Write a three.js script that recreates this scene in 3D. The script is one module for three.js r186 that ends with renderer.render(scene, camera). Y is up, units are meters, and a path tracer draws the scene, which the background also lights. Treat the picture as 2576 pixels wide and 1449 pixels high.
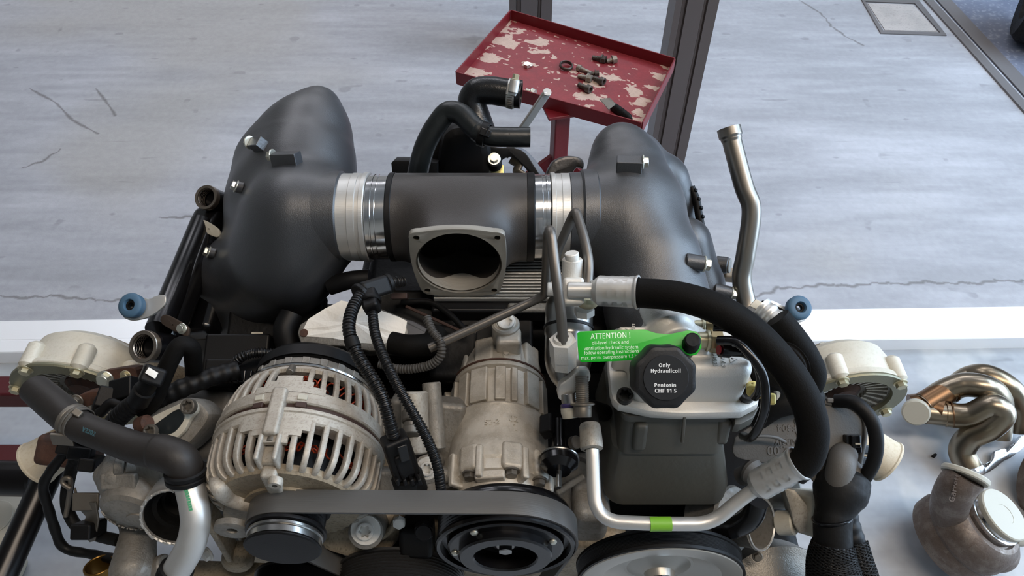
import * as THREE from 'three';
import { RoundedBoxGeometry } from 'three/addons/geometries/RoundedBoxGeometry.js';
import { mergeGeometries, toCreasedNormals, mergeVertices } from 'three/addons/utils/BufferGeometryUtils.js';
import { RectAreaLightUniformsLib } from 'three/addons/lights/RectAreaLightUniformsLib.js';
import { FontLoader } from 'three/addons/loaders/FontLoader.js';
import { TextGeometry } from 'three/addons/geometries/TextGeometry.js';

// ------------------------------------------------------------------ camera, sky, lamps, exposure
const scene = new THREE.Scene();
const FOCAL = 1860, PITCH = 48 * Math.PI / 180, EYE = new THREE.Vector3(0, 1.25, 0);
const camera = new THREE.PerspectiveCamera(2 * Math.atan(724.5 / FOCAL) * 180 / Math.PI, 2576 / 1449, 0.02, 60);
camera.position.copy(EYE);
camera.rotation.set(-PITCH, 0, 0);
scene.add(camera);
const renderer = new THREE.WebGLRenderer({ antialias: true });
renderer.toneMapping = THREE.LinearToneMapping;
renderer.toneMappingExposure = 1.14;
renderer.shadowMap.enabled = true;
scene.background = new THREE.Color(0.60, 0.78, 1.0);      // overcast sky outside the workshop gate
scene.backgroundIntensity = 8.5;
RectAreaLightUniformsLib.init();
const LAMPS = [[-1.9, -4.3, 28, 1.5], [0.0, -4.3, 25, 1.5], [1.9, -4.3, 8, 1.5], [-1.6, -2.4, 8, 1.3], [1.0, -2.2, 6, 1.3], [0.5, 0.2, 27, 1.5], [2.1, 0.2, 22, 1.3]];   // ceiling lamps: x, z, strength, length

// ------------------------------------------------------------------ helpers
const V = (x, y, z) => new THREE.Vector3(x, y, z);
const R = d => d * Math.PI / 180;
let seed = 7; const rnd = () => { seed = (seed * 1664525 + 1013904223) >>> 0; return seed / 4294967296; };
const FWD = V(0, -Math.sin(PITCH), -Math.cos(PITCH)), UPV = V(0, Math.cos(PITCH), -Math.sin(PITCH));
const ray = (px, py) => FWD.clone().addScaledVector(V(1, 0, 0), (px - 1288) / FOCAL).addScaledVector(UPV, -(py - 724.5) / FOCAL);
const P = (px, py, d) => EYE.clone().addScaledVector(ray(px, py), d);              // depth along the lens axis
const H = (px, py, y) => { const r = ray(px, py); return EYE.clone().addScaledVector(r, (EYE.y - y) / -r.y); };
const onPlane = (px, py, p0, n) => { const r = ray(px, py); return EYE.clone().addScaledVector(r, p0.clone().sub(EYE).dot(n) / r.dot(n)); };
const depthOf = p => p.clone().sub(EYE).dot(FWD);
const pxm = (px, p) => px * depthOf(p) / FOCAL;                                    // pixels at a point -> metres
const used = {};
const numbered = n => { used[n] = (used[n] || 0) + 1; return used[n] === 1 ? n : n + '_' + String(used[n] - 1).padStart(3, '0'); };
const groups = [];
function thing(name, label, category, group) {
  const o = new THREE.Group(); o.name = numbered(name); o.userData = { label, category };
  if (group) o.userData.group = group;
  scene.add(o); groups.push(o); return o;
}
function flat(g) {                                     // non-indexed, uv in metres from the dominant face axis
  if (g.index) g = g.toNonIndexed();
  if (!g.attributes.normal) g.computeVertexNormals();
  for (const k of Object.keys(g.attributes)) if (!['position', 'normal', 'uv'].includes(k)) g.deleteAttribute(k);
  if (g.userData.keepUv) { return g; }
  const p = g.attributes.position, uv = new Float32Array(p.count * 2), a = V(), b = V(), c = V(), n = V();
  for (let i = 0; i < p.count; i += 3) {
    a.fromBufferAttribute(p, i); b.fromBufferAttribute(p, i + 1); c.fromBufferAttribute(p, i + 2);
    n.copy(b).sub(a).cross(c.clone().sub(a));
    const x = Math.abs(n.x), y = Math.abs(n.y), z = Math.abs(n.z);
    [a, b, c].forEach((v, k) => {
      const o = (i + k) * 2;
      if (x >= y && x >= z) { uv[o] = v.z; uv[o + 1] = v.y; } else if (y >= z) { uv[o] = v.x; uv[o + 1] = v.z; } else { uv[o] = v.x; uv[o + 1] = v.y; }
    });
  }
  g.setAttribute('uv', new THREE.BufferAttribute(uv, 2));
  return g;
}
function part(name, geos, mat, parent, label) {        // one named mesh out of one or more geometries
  geos = (Array.isArray(geos) ? geos : [geos]).map(flat);
  const m = new THREE.Mesh(geos.length > 1 ? mergeGeometries(geos) : geos[0], mat);
  m.name = parent && parent !== scene ? name : numbered(name);
  m.castShadow = m.receiveShadow = true;
  if (label) m.userData.label = label;
  (parent || scene).add(m);
  return m;
}
function single(name, geos, mat, label, category, group) {
  const m = part(name, geos, mat, scene); m.userData = { label, category }; if (group) m.userData.group = group; return m;
}
function structure(name, geos, mat, label) { const m = part(name, geos, mat, scene); m.userData = { kind: 'structure' }; if (label) m.userData.label = label; return m; }
function basis(dir, hint = V(0, 1, 0)) {               // matrix whose y axis is dir, z as near hint as it gets
  const y = dir.clone().normalize(); let z = hint.clone().addScaledVector(y, -hint.dot(y));
  if (z.length() < 1e-4) z = V(0, 0, 1).addScaledVector(y, -y.z); if (z.length() < 1e-4) z = V(1, 0, 0);
  z.normalize(); const x = y.clone().cross(z);
  return new THREE.Matrix4().makeBasis(x, y, z);
}
const put = (g, at, dir, hint) => g.applyMatrix4(basis(dir, hint).setPosition(at));
const crease = (g, a = 0.6) => { g.scale(1e3, 1e3, 1e3); const q = toCreasedNormals(g, a); q.scale(1e-3, 1e-3, 1e-3); return q; };   // creases are matched at a fixed step, so in millimetres
function lathe(profile, at, dir, seg = 40, ang = 0.6) { // profile [[radius, along], ...]
  return put(crease(new THREE.LatheGeometry(profile.map(p => new THREE.Vector2(Math.max(p[0], 0), p[1])), seg), ang), at, dir);
}
function rod(a, b, r, seg = 24, bev = 0.12) {           // solid round bar with chamfered ends
  const d = b.clone().sub(a), L = d.length(), c = Math.min(r, L) * bev;
  return lathe([[0, 0], [r - c, 0], [r, c], [r, L - c], [r - c, L], [0, L]], a, d, seg);
}
function pipe(a, b, ro, ri, seg = 40) {                 // open pipe
  const d = b.clone().sub(a), L = d.length(), c = (ro - ri) * 0.25;
  return lathe([[ri, c], [ri + c, 0], [ro - c, 0], [ro, c], [ro, L - c], [ro - c, L], [ri + c, L], [ri, L - c], [ri, c]], a, d, seg);
}
function box(w, h, d, at, dir = V(0, 1, 0), hint = V(0, 0, 1), r = 0.002) {   // w across x, h along dir, d along hint
  return put(new RoundedBoxGeometry(w, h, d, 2, Math.min(r, w / 2.1, h / 2.1, d / 2.1)), at, dir, hint);
}
function bar(a, b, w, t, hint, r = 0.001) { const d = b.clone().sub(a); return box(w, d.length(), t, a.clone().lerp(b, 0.5), d, hint, r); }
function smooth(pts, closed = false) { return new THREE.CatmullRomCurve3(pts, closed, 'centripetal'); }
function bends(pts, rad) {                             // straight runs joined by round bends
  const path = new THREE.CurvePath(); let last = pts[0];
  for (let i = 1; i < pts.length - 1; i++) {
    const a = pts[i - 1].clone().sub(pts[i]), b = pts[i + 1].clone().sub(pts[i]), r = Math.min(Array.isArray(rad) ? rad[i - 1] : rad, a.length() * 0.48, b.length() * 0.48);
    const p = pts[i].clone().addScaledVector(a.normalize(), r), q = pts[i].clone().addScaledVector(b.normalize(), r);
    path.add(new THREE.LineCurve3(last, p)); path.add(new THREE.QuadraticBezierCurve3(p, pts[i].clone(), q)); last = q;
  }
  path.add(new THREE.LineCurve3(last, pts[pts.length - 1]));
  return smooth(path.getSpacedPoints(pts.length * 9));
}
function sweep(curve, r, { seg = 80, radial = 18, bore = [0, 0], squash = 1 } = {}) {   // bore: wall depth in radii at [start, end], 0 = solid cap
  if (Array.isArray(curve)) curve = smooth(curve);
  if (radial >= 14) { radial = Math.round(radial * 1.5); seg = Math.round(seg * 1.2); }
  const rf = typeof r === 'function' ? r : () => r, fr = curve.computeFrenetFrames(seg, false), rings = [];
  const ring = (i, s, ci = i) => rings.push([curve.getPointAt(ci / seg), fr.normals[i], fr.binormals[i], s]);
  const deep = Math.max(1, Math.round(seg * 0.06));
  if (bore[0]) { ring(deep, 0.001); ring(deep, rf(deep / seg) * bore[0]); ring(0, rf(0) * bore[0]); ring(0, rf(0) * (bore[0] * 0.4 + 0.6)); } else { ring(0, 0.00001); ring(0, rf(0) * 0.9); }
  for (let i = 0; i <= seg; i++) ring(i, rf(i / seg));
  if (bore[1]) { ring(seg, rf(1) * (bore[1] * 0.4 + 0.6)); ring(seg, rf(1) * bore[1]); ring(seg - deep, rf(1) * bore[1]); ring(seg - deep, 0.001); } else { ring(seg, rf(1) * 0.9); ring(seg, 0.00001); }
  const pos = [], idx = [];
  rings.forEach(([c, n, b, s]) => { for (let k = 0; k <= radial; k++) { const a = k / radial * Math.PI * 2; pos.push(c.x + (n.x * Math.cos(a) + b.x * Math.sin(a) * squash) * s, c.y + (n.y * Math.cos(a) + b.y * Math.sin(a) * squash) * s, c.z + (n.z * Math.cos(a) + b.z * Math.sin(a) * squash) * s); } });
  for (let i = 0; i < rings.length - 1; i++) for (let k = 0; k < radial; k++) { const a = i * (radial + 1) + k, b = a + radial + 1; idx.push(a, a + 1, b, b, a + 1, b + 1); }
  const g = new THREE.BufferGeometry(); g.setAttribute('position', new THREE.Float32BufferAttribute(pos, 3)); g.setIndex(idx);
  return crease(g, 0.9);
}
const ribbed = (r, n, depth = 0.14) => t => { const f = (t * n) % 1; return r * (1 + depth * (Math.min(1, Math.max(-1, 2.2 * Math.sin(f * Math.PI * 2))) * 0.5 - 0.5)); };
function extrude(shape, thick, bevel = 0.0008, curveSegments = 16) {   // along +z, starts at 0
  const b = Math.min(bevel, thick * 0.4);
  const g = new THREE.ExtrudeGeometry(shape, { depth: thick - 2 * b, bevelEnabled: b > 0, bevelThickness: b, bevelSize: b, bevelOffset: -b, bevelSegments: 2, curveSegments });
  g.translate(0, 0, b); return crease(g, 0.5);
}
// outline given in photograph pixels on the plane through p0 with normal n, given its own thickness behind the plane
function outline(pts, p0, n, thick, { holes = [], bevel = 0.0008, round = true } = {}) {
  n = n.clone().normalize(); const x = V(1, 0, 0).addScaledVector(n, -n.x).normalize(), y = n.clone().cross(x), m = new THREE.Matrix4().makeBasis(x, y, n).setPosition(p0);
  const loc = q => q.map(([px, py]) => { const d = onPlane(px, py, p0, n).sub(p0); return new THREE.Vector2(d.dot(x), d.dot(y)); });
  const mk = (q, S) => { const s = new S(); const l = loc(q); if (round) { s.moveTo(l[0].x, l[0].y); const c = new THREE.SplineCurve([...l, l[0]]); c.getSpacedPoints(l.length * 5).forEach(v => s.lineTo(v.x, v.y)); } else { l.forEach((v, i) => i ? s.lineTo(v.x, v.y) : s.moveTo(v.x, v.y)); s.closePath(); } return s; };
  const s = mk(pts, THREE.Shape); holes.forEach(h => s.holes.push(mk(h, THREE.Path)));
  const g = extrude(s, thick, bevel); g.translate(0, 0, -thick); return g.applyMatrix4(m);
}
function hexGeo(s, h, at, dir, hint) { const g = new THREE.CylinderGeometry(s, s, h, 6); g.translate(0, h / 2, 0); return put(crease(g, 0.3), at, dir, hint); }
function hexBolt(parent, at, dir, s, mat, { name = 'bolt', washer = 1.35, h = 0.8, label } = {}) {   // head seen from outside, seated at 'at'
  const d = dir.clone().normalize(), gs = [];
  if (washer) gs.push(rod(at.clone().addScaledVector(d, -0.0005), at.clone().addScaledVector(d, s * 0.25), s * washer, 22, 0.3));
  gs.push(hexGeo(s, s * h, at.clone().addScaledVector(d, washer ? s * 0.2 : -0.0005), d));
  gs.push(lathe([[0, 0], [s * 0.78, 0], [s * 0.86, -s * 0.08]], at.clone().addScaledVector(d, (washer ? s * 0.2 : 0) + s * h + s * 0.07), d, 20));
  return part(name, gs, mat, parent, label);
}
function capScrew(parent, at, dir, r, mat, { h = 1.3, washer = 0, star = 6, name = 'bolt', label } = {}) {   // round head with a star socket
  const d = dir.clone().normalize(), gs = [], sh = new THREE.Shape(), ho = new THREE.Path(), H_ = r * h;
  sh.absarc(0, 0, r, 0, Math.PI * 2); for (let i = 0; i <= 36; i++) { const a = i / 36 * Math.PI * 2, q = r * 0.6 * (1 + (star ? 0.2 : 0) * Math.cos(a * star)); i ? ho.lineTo(q * Math.cos(a), q * Math.sin(a)) : ho.moveTo(q, 0); } sh.holes.push(ho);
  const g = extrude(sh, H_ * 0.85, r * 0.08, 20); g.rotateX(-Math.PI / 2); g.translate(0, H_ * 0.15, 0); gs.push(put(g, at, d));
  gs.push(rod(at.clone().addScaledVector(d, -0.0005), at.clone().addScaledVector(d, H_ * 0.2), r * 0.995, 24, 0.02));
  if (washer) gs.push(rod(at.clone().addScaledVector(d, -0.001), at.clone().addScaledVector(d, r * 0.22), r * washer, 28, 0.2));
  return part(name, gs, mat, parent, label);
}
// ---- bodies meshed from a distance field
const smin = (a, b, k) => { const h = Math.max(k - Math.abs(a - b), 0) / k; return Math.min(a, b) - h * h * k * 0.25; };
function cap(p, a, b, ra, rb) { const bx = b.x - a.x, by = b.y - a.y, bz = b.z - a.z, px = p.x - a.x, py = p.y - a.y, pz = p.z - a.z, L = bx * bx + by * by + bz * bz || 1e-9; const t = Math.min(1, Math.max(0, (px * bx + py * by + pz * bz) / L)); return Math.hypot(px - bx * t, py - by * t, pz - bz * t) - (ra + (rb - ra) * t); }
const blob = (list, k) => p => { let d = 1e9; for (const c of list) d = smin(d, cap(p, c[0], c[1], c[2], c[3]), c[4] || k); return d; };
function field(f, lo, hi, c) {                          // surface nets
  const nx = Math.ceil((hi.x - lo.x) / c) + 1, ny = Math.ceil((hi.y - lo.y) / c) + 1, nz = Math.ceil((hi.z - lo.z) / c) + 1, v = new Float32Array(nx * ny * nz), p = V();
  const at = (i, j, k) => i + nx * (j + ny * k);
  for (let k = 0; k < nz; k++) for (let j = 0; j < ny; j++) for (let i = 0; i < nx; i++) { p.set(lo.x + i * c, lo.y + j * c, lo.z + k * c); v[at(i, j, k)] = f(p); }
  const id = new Int32Array(nx * ny * nz).fill(-1), pos = [], idx = [];
  const E = []; for (let a = 0; a < 8; a++) for (const b of [1, 2, 4]) if (!(a & b)) E.push([a, a | b]);
  for (let k = 0; k < nz - 1; k++) for (let j = 0; j < ny - 1; j++) for (let i = 0; i < nx - 1; i++) {
    let n = 0, x = 0, y = 0, z = 0; const q = [];
    for (let a = 0; a < 8; a++) q.push(v[at(i + (a & 1), j + (a >> 1 & 1), k + (a >> 2))]);
    for (const [a, b] of E) if ((q[a] < 0) !== (q[b] < 0)) { const t = q[a] / (q[a] - q[b]); x += (a & 1) + t * ((b & 1) - (a & 1)); y += (a >> 1 & 1) + t * ((b >> 1 & 1) - (a >> 1 & 1)); z += (a >> 2) + t * ((b >> 2) - (a >> 2)); n++; }
    if (n) { id[at(i, j, k)] = pos.length / 3; pos.push(lo.x + (i + x / n) * c, lo.y + (j + y / n) * c, lo.z + (k + z / n) * c); }
  }
  const quad = (a, b, d, e, flip) => { if (a < 0 || b < 0 || d < 0 || e < 0) return; flip ? idx.push(a, d, b, a, e, d) : idx.push(a, b, d, a, d, e); };
  for (let k = 1; k < nz - 1; k++) for (let j = 1; j < ny - 1; j++) for (let i = 1; i < nx - 1; i++) {
    const s = v[at(i, j, k)] < 0;
    if (s !== v[at(i + 1, j, k)] < 0) quad(id[at(i, j, k)], id[at(i, j - 1, k)], id[at(i, j - 1, k - 1)], id[at(i, j, k - 1)], !s);
    if (s !== v[at(i, j + 1, k)] < 0) quad(id[at(i, j, k)], id[at(i, j, k - 1)], id[at(i - 1, j, k - 1)], id[at(i - 1, j, k)], !s);
    if (s !== v[at(i, j, k + 1)] < 0) quad(id[at(i, j, k)], id[at(i - 1, j, k)], id[at(i - 1, j - 1, k)], id[at(i, j - 1, k)], !s);
  }
  const nor = new Float32Array(pos.length), e = c * 0.7, q = V();
  for (let i = 0; i < pos.length; i += 3) { const g = [0, 1, 2].map(a => { const w = [pos[i], pos[i + 1], pos[i + 2]]; w[a] += e; q.set(...w); const u = f(q); w[a] -= 2 * e; q.set(...w); return u - f(q); }); const L = Math.hypot(...g) || 1; nor[i] = g[0] / L; nor[i + 1] = g[1] / L; nor[i + 2] = g[2] / L; }
  const g = new THREE.BufferGeometry(); g.setAttribute('position', new THREE.Float32BufferAttribute(pos, 3)); g.setAttribute('normal', new THREE.BufferAttribute(nor, 3)); g.setIndex(idx); return g;
}
function body(list, k, c = 0.004, cut) {                // blend of tapered capsules
  const b = new THREE.Box3(); list.forEach(q => { for (const [v, r] of [[q[0], q[2]], [q[1], q[3]]]) { b.expandByPoint(v.clone().addScalar(r + k * 0.3 + c * 3)); b.expandByPoint(v.clone().addScalar(-r - k * 0.3 - c * 3)); } });
  let f = blob(list, k); if (cut) { const f0 = f; f = p => Math.max(f0(p), cut(p)); }
  return field(f, b.min, b.max, c);
}

// ------------------------------------------------------------------ textures (tileable noise) and materials
function noiseGrid(n, cells, octaves, s) {              // tileable fractal value noise, n x n in 0..1
  let st = s; const rr = () => { st = (st * 1664525 + 1013904223) >>> 0; return st / 4294967296; };
  const out = new Float32Array(n * n); let amp = 1, tot = 0;
  for (let o = 0; o < octaves; o++) {
    const cx = cells[0] << o, cy = cells[1] << o, l = new Float32Array(cx * cy).map(rr);
    for (let y = 0; y < n; y++) for (let x = 0; x < n; x++) {
      const u = x / n * cx, w = y / n * cy, i = u | 0, j = w | 0; let a = u - i, b = w - j; a = a * a * (3 - 2 * a); b = b * b * (3 - 2 * b);
      const i1 = (i + 1) % cx, j1 = (j + 1) % cy;
      out[y * n + x] += amp * ((l[j * cx + i] * (1 - a) + l[j * cx + i1] * a) * (1 - b) + (l[j1 * cx + i] * (1 - a) + l[j1 * cx + i1] * a) * b);
    }
    tot += amp; amp *= 0.55;
  }
  return out.map(v => v / tot);
}
function tex(n, fn, tile, srgb) {                       // fn(i) -> [r,g,b] 0..1 ; tile = metres covered by one repeat
  const d = new Uint8Array(n * n * 4);
  for (let i = 0; i < n * n; i++) { const c = fn(i); d[i * 4] = c[0] * 255; d[i * 4 + 1] = c[1] * 255; d[i * 4 + 2] = c[2] * 255; d[i * 4 + 3] = 255; }
  const t = new THREE.DataTexture(d, n, n); t.wrapS = t.wrapT = THREE.RepeatWrapping; t.magFilter = THREE.LinearFilter; t.minFilter = THREE.LinearMipmapLinearFilter; t.generateMipmaps = true;
  t.repeat.set(1 / tile, 1 / tile); if (srgb) t.colorSpace = THREE.SRGBColorSpace; t.needsUpdate = true; return t;
}
const cl = v => Math.min(1, Math.max(0, v)), mix = (a, b, t) => a + (b - a) * t;
const sst = (a, b, v) => { const t = cl((v - a) / (b - a)); return t * t * (3 - 2 * t); };
const nFine = noiseGrid(256, [64, 64], 2, 11), nMid = noiseGrid(256, [16, 16], 4, 23), nBig = noiseGrid(256, [5, 5], 5, 37), nBrush = noiseGrid(256, [3, 96], 2, 51), nDots = noiseGrid(256, [40, 40], 1, 77);
const gray = a => i => [a[i], a[i], a[i]];
const tFine = tex(256, gray(nFine), 0.05), tWrinkle = tex(256, gray(nFine), 0.035), tMid = tex(256, gray(nMid), 0.06), tBrush = tex(256, gray(nBrush), 0.05);
const rough = (a, b, src, tile) => tex(256, i => { const v = mix(a, b, src[i]); return [v, v, v]; }, tile);
const mottled = (c0, c1, c2, tile, s = nBig, f = nMid) => tex(256, i => { const a = sst(0.35, 0.65, s[i]), b = sst(0.5, 0.8, f[(i * 7 + 91) % (256 * 256) | 0]); return [0, 1, 2].map(k => cl(mix(mix(c0[k], c1[k], a), c2[k], b * 0.55) / 255)); }, tile, true);
function mat(color, roughness, metalness = 0, o = {}) { const { phys, ...rest } = o; return new (phys ? THREE.MeshPhysicalMaterial : THREE.MeshStandardMaterial)({ color, roughness, metalness, ...rest }); }
const rCast = rough(0.4, 0.75, nMid, 0.05), rSatin = rough(0.36, 0.54, nMid, 0.04), rRub = rough(0.45, 0.8, nMid, 0.05);
const M = {
  wrinkle: mat(0x222428, 0.48, 0.0, { phys: true, ior: 1.7, clearcoat: 0.55, clearcoatRoughness: 0.42, bumpMap: tWrinkle, bumpScale: 0.00016 }),
  blackPlastic: mat(0x0a0a0b, 0.5, 0, { phys: true, specularIntensity: 0.5, bumpMap: tWrinkle, bumpScale: 0.00004 }),
  blackGloss: mat(0x0a0a0c, 0.22, 0),
  rubber: mat(0x0d0d0d, 1, 0, { phys: true, specularIntensity: 0.45, roughnessMap: rRub, bumpMap: tMid, bumpScale: 0.0002 }),
  rubberHose: mat(0x0f0e0d, 0.68, 0, { phys: true, specularIntensity: 0.22, bumpMap: tFine, bumpScale: 0.00012 }),
  conduit: mat(0x0c0c0d, 0.38, 0, { phys: true, specularIntensity: 0.8 }),
  conduitGrey: mat(0x3a3835, 0.6, 0),
  darkMetal: mat(0x1b1b1d, 0.38, 0.6),
  cast: mat(0xffffff, 1, 0.45, { map: mottled([160, 155, 145], [174, 170, 161], [132, 124, 112], 0.11), roughnessMap: rCast, bumpMap: tMid, bumpScale: 0.0003 }),
  castDirty: mat(0xffffff, 1, 0.3, { map: mottled([150, 138, 118], [126, 114, 96], [92, 82, 66], 0.13), roughnessMap: rCast, bumpMap: tMid, bumpScale: 0.0004 }),
  castGrey: mat(0xffffff, 1, 0.5, { map: mottled([138, 135, 129], [124, 121, 115], [108, 104, 97], 0.2), roughnessMap: rCast, bumpMap: tFine, bumpScale: 0.00015 }),
  castClean: mat(0xd0cec8, 0.52, 0.3, { bumpMap: tFine, bumpScale: 0.00012 }),
  castCream: mat(0xffffff, 0.6, 0.25, { map: mottled([194, 189, 174], [201, 197, 184], [184, 178, 162], 0.2), bumpMap: tFine, bumpScale: 0.00008 }),
  alu: mat(0xc6c5c1, 1, 0.75, { roughnessMap: rSatin }),
  aluMatte: mat(0xc2c1bd, 0.42, 0.7, { bumpMap: tBrush, bumpScale: 0.00006 }),
  polished: mat(0xdedede, 0.16, 1),
  steel: mat(0x9b9a97, 0.28, 1),
  steelDull: mat(0x757068, 0.5, 0.8, { bumpMap: tMid, bumpScale: 0.0001 }),
  zinc: mat(0xc6c7bc, 0.34, 0.85),
  zincYellow: mat(0xb3ad92, 0.38, 0.7),
  chrome: mat(0xcfcac2, 0.1, 1),
  copper: mat(0x862f16, 0.4, 0.5),
  rust: mat(0xffffff, 0.75, 0.2, { map: mottled([78, 52, 41], [58, 41, 35], [94, 64, 47], 0.06), bumpMap: tMid, bumpScale: 0.0003 }),
  red: mat(0x661019, 0.45, 0.05, { bumpMap: tMid, bumpScale: 0.0002 }),
  paper: mat(0xefece4, 0.8, 0, { bumpMap: tMid, bumpScale: 0.0004 }),
  cream: mat(0xffffff, 0.8, 0, { map: mottled([206, 197, 177], [198, 187, 165], [186, 172, 142], 0.2), bumpMap: tFine, bumpScale: 0.0001 }),
  ivory: mat(0xaba799, 0.5, 0),
  blueRubber: mat(0x3d5b72, 0.6, 0),
  tank: mat(0x4c4b45, 0.45, 0, { bumpMap: tMid, bumpScale: 0.00015 }),
  capBlack: mat(0x0f1012, 0.5, 0, { phys: true, specularIntensity: 0.7, bumpMap: tWrinkle, bumpScale: 0.00004 }),
  capFace: mat(0x1e1f22, 0.6, 0),
  print: mat(0xd8d8d4, 0.6, 0),
  green: mat(0x03a61d, 0.38, 0),
  brown: mat(0x35221b, 0.6, 0.1),
  belt: mat(0x474644, 0.5, 0, { bumpMap: tBrush, bumpScale: 0.00008 }),
  coverGrey: mat(0x504e4b, 0.6, 0, { bumpMap: tFine, bumpScale: 0.0001 }),
  yellowPlastic: mat(0xd3bd6c, 0.5, 0),
};
// ------------------------------------------------------------------ the workshop: floor, walls, gate, ceiling, lamps
const nStreak = noiseGrid(256, [4, 28], 4, 5), nPatch = noiseGrid(256, [4, 5], 4, 9), nSpeck = noiseGrid(256, [48, 80], 1, 3), nWear = noiseGrid(256, [9, 9], 4, 91);
const FT = 4.0, FN = 2048;
const crackPx = [
  [[0, 742], [60, 746], [130, 740], [240, 754], [330, 750], [395, 752]],
  [[1890, 745], [1960, 722], [2100, 716], [2240, 712], [2330, 707], [2440, 712], [2500, 702], [2576, 704]],
  [[75, 222], [140, 258], [180, 300], [220, 322], [245, 334]], [[2010, 0], [2060, 30], [2095, 68], [2125, 90], [2168, 112]],
  [[240, 222], [262, 250], [292, 292]], [[55, 420], [110, 400], [150, 372]], [[400, 545], [500, 543]],
];
const cracks = crackPx.map(c => c.map(([x, y]) => H(x, y, 0)));
function floorTex(c0, c1, stain, spot, wear) {
  const d = new Uint8Array(FN * FN * 4), at = (a, u, v, s) => { const x = (u * s) % 256, y = (v * s) % 256, i = x | 0, j = y | 0, p = x - i, q = y - j, i1 = (i + 1) & 255, j1 = (j + 1) & 255; return (a[j * 256 + i] * (1 - p) + a[j * 256 + i1] * p) * (1 - q) + (a[j1 * 256 + i] * (1 - p) + a[j1 * 256 + i1] * p) * q; };
  const k = FN / FT, line = new Float32Array(FN * FN);
  for (const c of cracks) for (let i = 0; i + 1 < c.length; i++) {
    const n = Math.ceil(c[i].distanceTo(c[i + 1]) * k * 1.5);
    for (let s = 0; s < n; s++) {
      const t = s / n, jx = Math.sin(s * 0.21 + i) * 2.2 + Math.sin(s * 0.057) * 3, X = mix(c[i].x, c[i + 1].x, t) * k + jx * 0.5, Y = mix(c[i].z, c[i + 1].z, t) * k + jx * 0.5, w = 1 + Math.abs(Math.sin(s * 0.033 + i * 2)) * 1.6;
      for (let b = -3; b <= 3; b++) for (let a = -3; a <= 3; a++) { const o = (((Y + b) | 0) % FN + FN) % FN * FN + (((X + a) | 0) % FN + FN) % FN, q = cl(1.2 - Math.hypot(a, b) / w); if (q > line[o]) line[o] = q; }
    }
  }
  for (let y = 0; y < FN; y++) for (let x = 0; x < FN; x++) {
    const u = x / FN * 256, v = y / FN * 256, s1 = at(nStreak, u, v, 2), s2 = at(nStreak, u + 31, v + 77, 7), p = at(nPatch, u, v, 1), f = at(nFine, u, v, 6), sp = at(nSpeck, u, v, 2), w = at(nWear, u, v, 2);
    let t = cl(0.5 + (s1 - 0.5) * 1.5 + (s2 - 0.5) * 0.9 + (p - 0.5) * 1.4), q = sst(0.55, 0.75, p) * stain, e = sst(0.86, 0.93, sp) * spot * sst(0.4, 0.6, s2), o = (y * FN + x) * 4, l = line[y * FN + x] * 0.6, ww = sst(0.6, 0.66, w) * wear;
    for (let c = 0; c < 3; c++) { let g = mix(c0[c], c1[c], t); g = mix(g, [150, 146, 138][c], q); g = mix(g, [184, 185, 184][c], ww); g *= 1 - e * 0.45; g *= 0.97 + f * 0.06; d[o + c] = mix(g, [84, 82, 80][c], l); }
    d[o + 3] = 255;
  }
  const t = new THREE.DataTexture(d, FN, FN); t.wrapS = t.wrapT = THREE.RepeatWrapping; t.magFilter = THREE.LinearFilter; t.minFilter = THREE.LinearMipmapLinearFilter; t.generateMipmaps = true; t.colorSpace = THREE.SRGBColorSpace; t.repeat.set(1 / FT, 1 / FT); t.needsUpdate = true; return t;
}
M.concrete = mat(0xffffff, 0.72, 0, { map: floorTex([146, 147, 151], [172, 173, 178], 0.5, 0.25, 0), bumpMap: tMid, bumpScale: 0.0003 });
M.paintFloor = mat(0xffffff, 0.5, 0, { map: floorTex([146, 150, 154], [170, 174, 180], 0.35, 0.2, 0.6) });
M.darkFloor = mat(0xffffff, 0.5, 0, { map: mottled([98, 104, 120], [112, 118, 134], [168, 172, 178], 0.9) });
M.wallPaint = mat(0x9d9a93, 0.8); M.ceilPaint = mat(0xa8a7a3, 0.85); M.drain = mat(0x6f6c6c, 0.6, 0.3);
// the threshold bar across the floor parts worn concrete from painted floor; the drain parts it from the dark bay
const barA = H(0, 887, 0.036), barB = H(2576, 849, 0.036), barDir = barB.clone().sub(barA).normalize(), barN = V(-barDir.z, 0, barDir.x); // barN points to the camera
if (barN.z < 0) barN.negate();
const slab = (pts, m, name, label, y1 = 0, th = 0.2) => { const s = new THREE.Shape(pts.map(p => new THREE.Vector2(p.x, -p.z))); const g = new THREE.ExtrudeGeometry(s, { depth: th, bevelEnabled: false }); g.rotateX(-Math.PI / 2); g.translate(0, y1 - th, 0); return structure(name, g, m, label); };
const along = (p, t, off = 0) => p.clone().addScaledVector(barDir, t).addScaledVector(barN, off);
const seam0 = along(barA, -4, -0.05), seam1 = along(barA, 6.5, -0.05), drA = H(2352, 0, 0), drB = H(2590, 262, 0), drD = drB.clone().sub(drA).normalize();
const drCut = (p, s) => p.clone().addScaledVector(drD, s);
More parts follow.
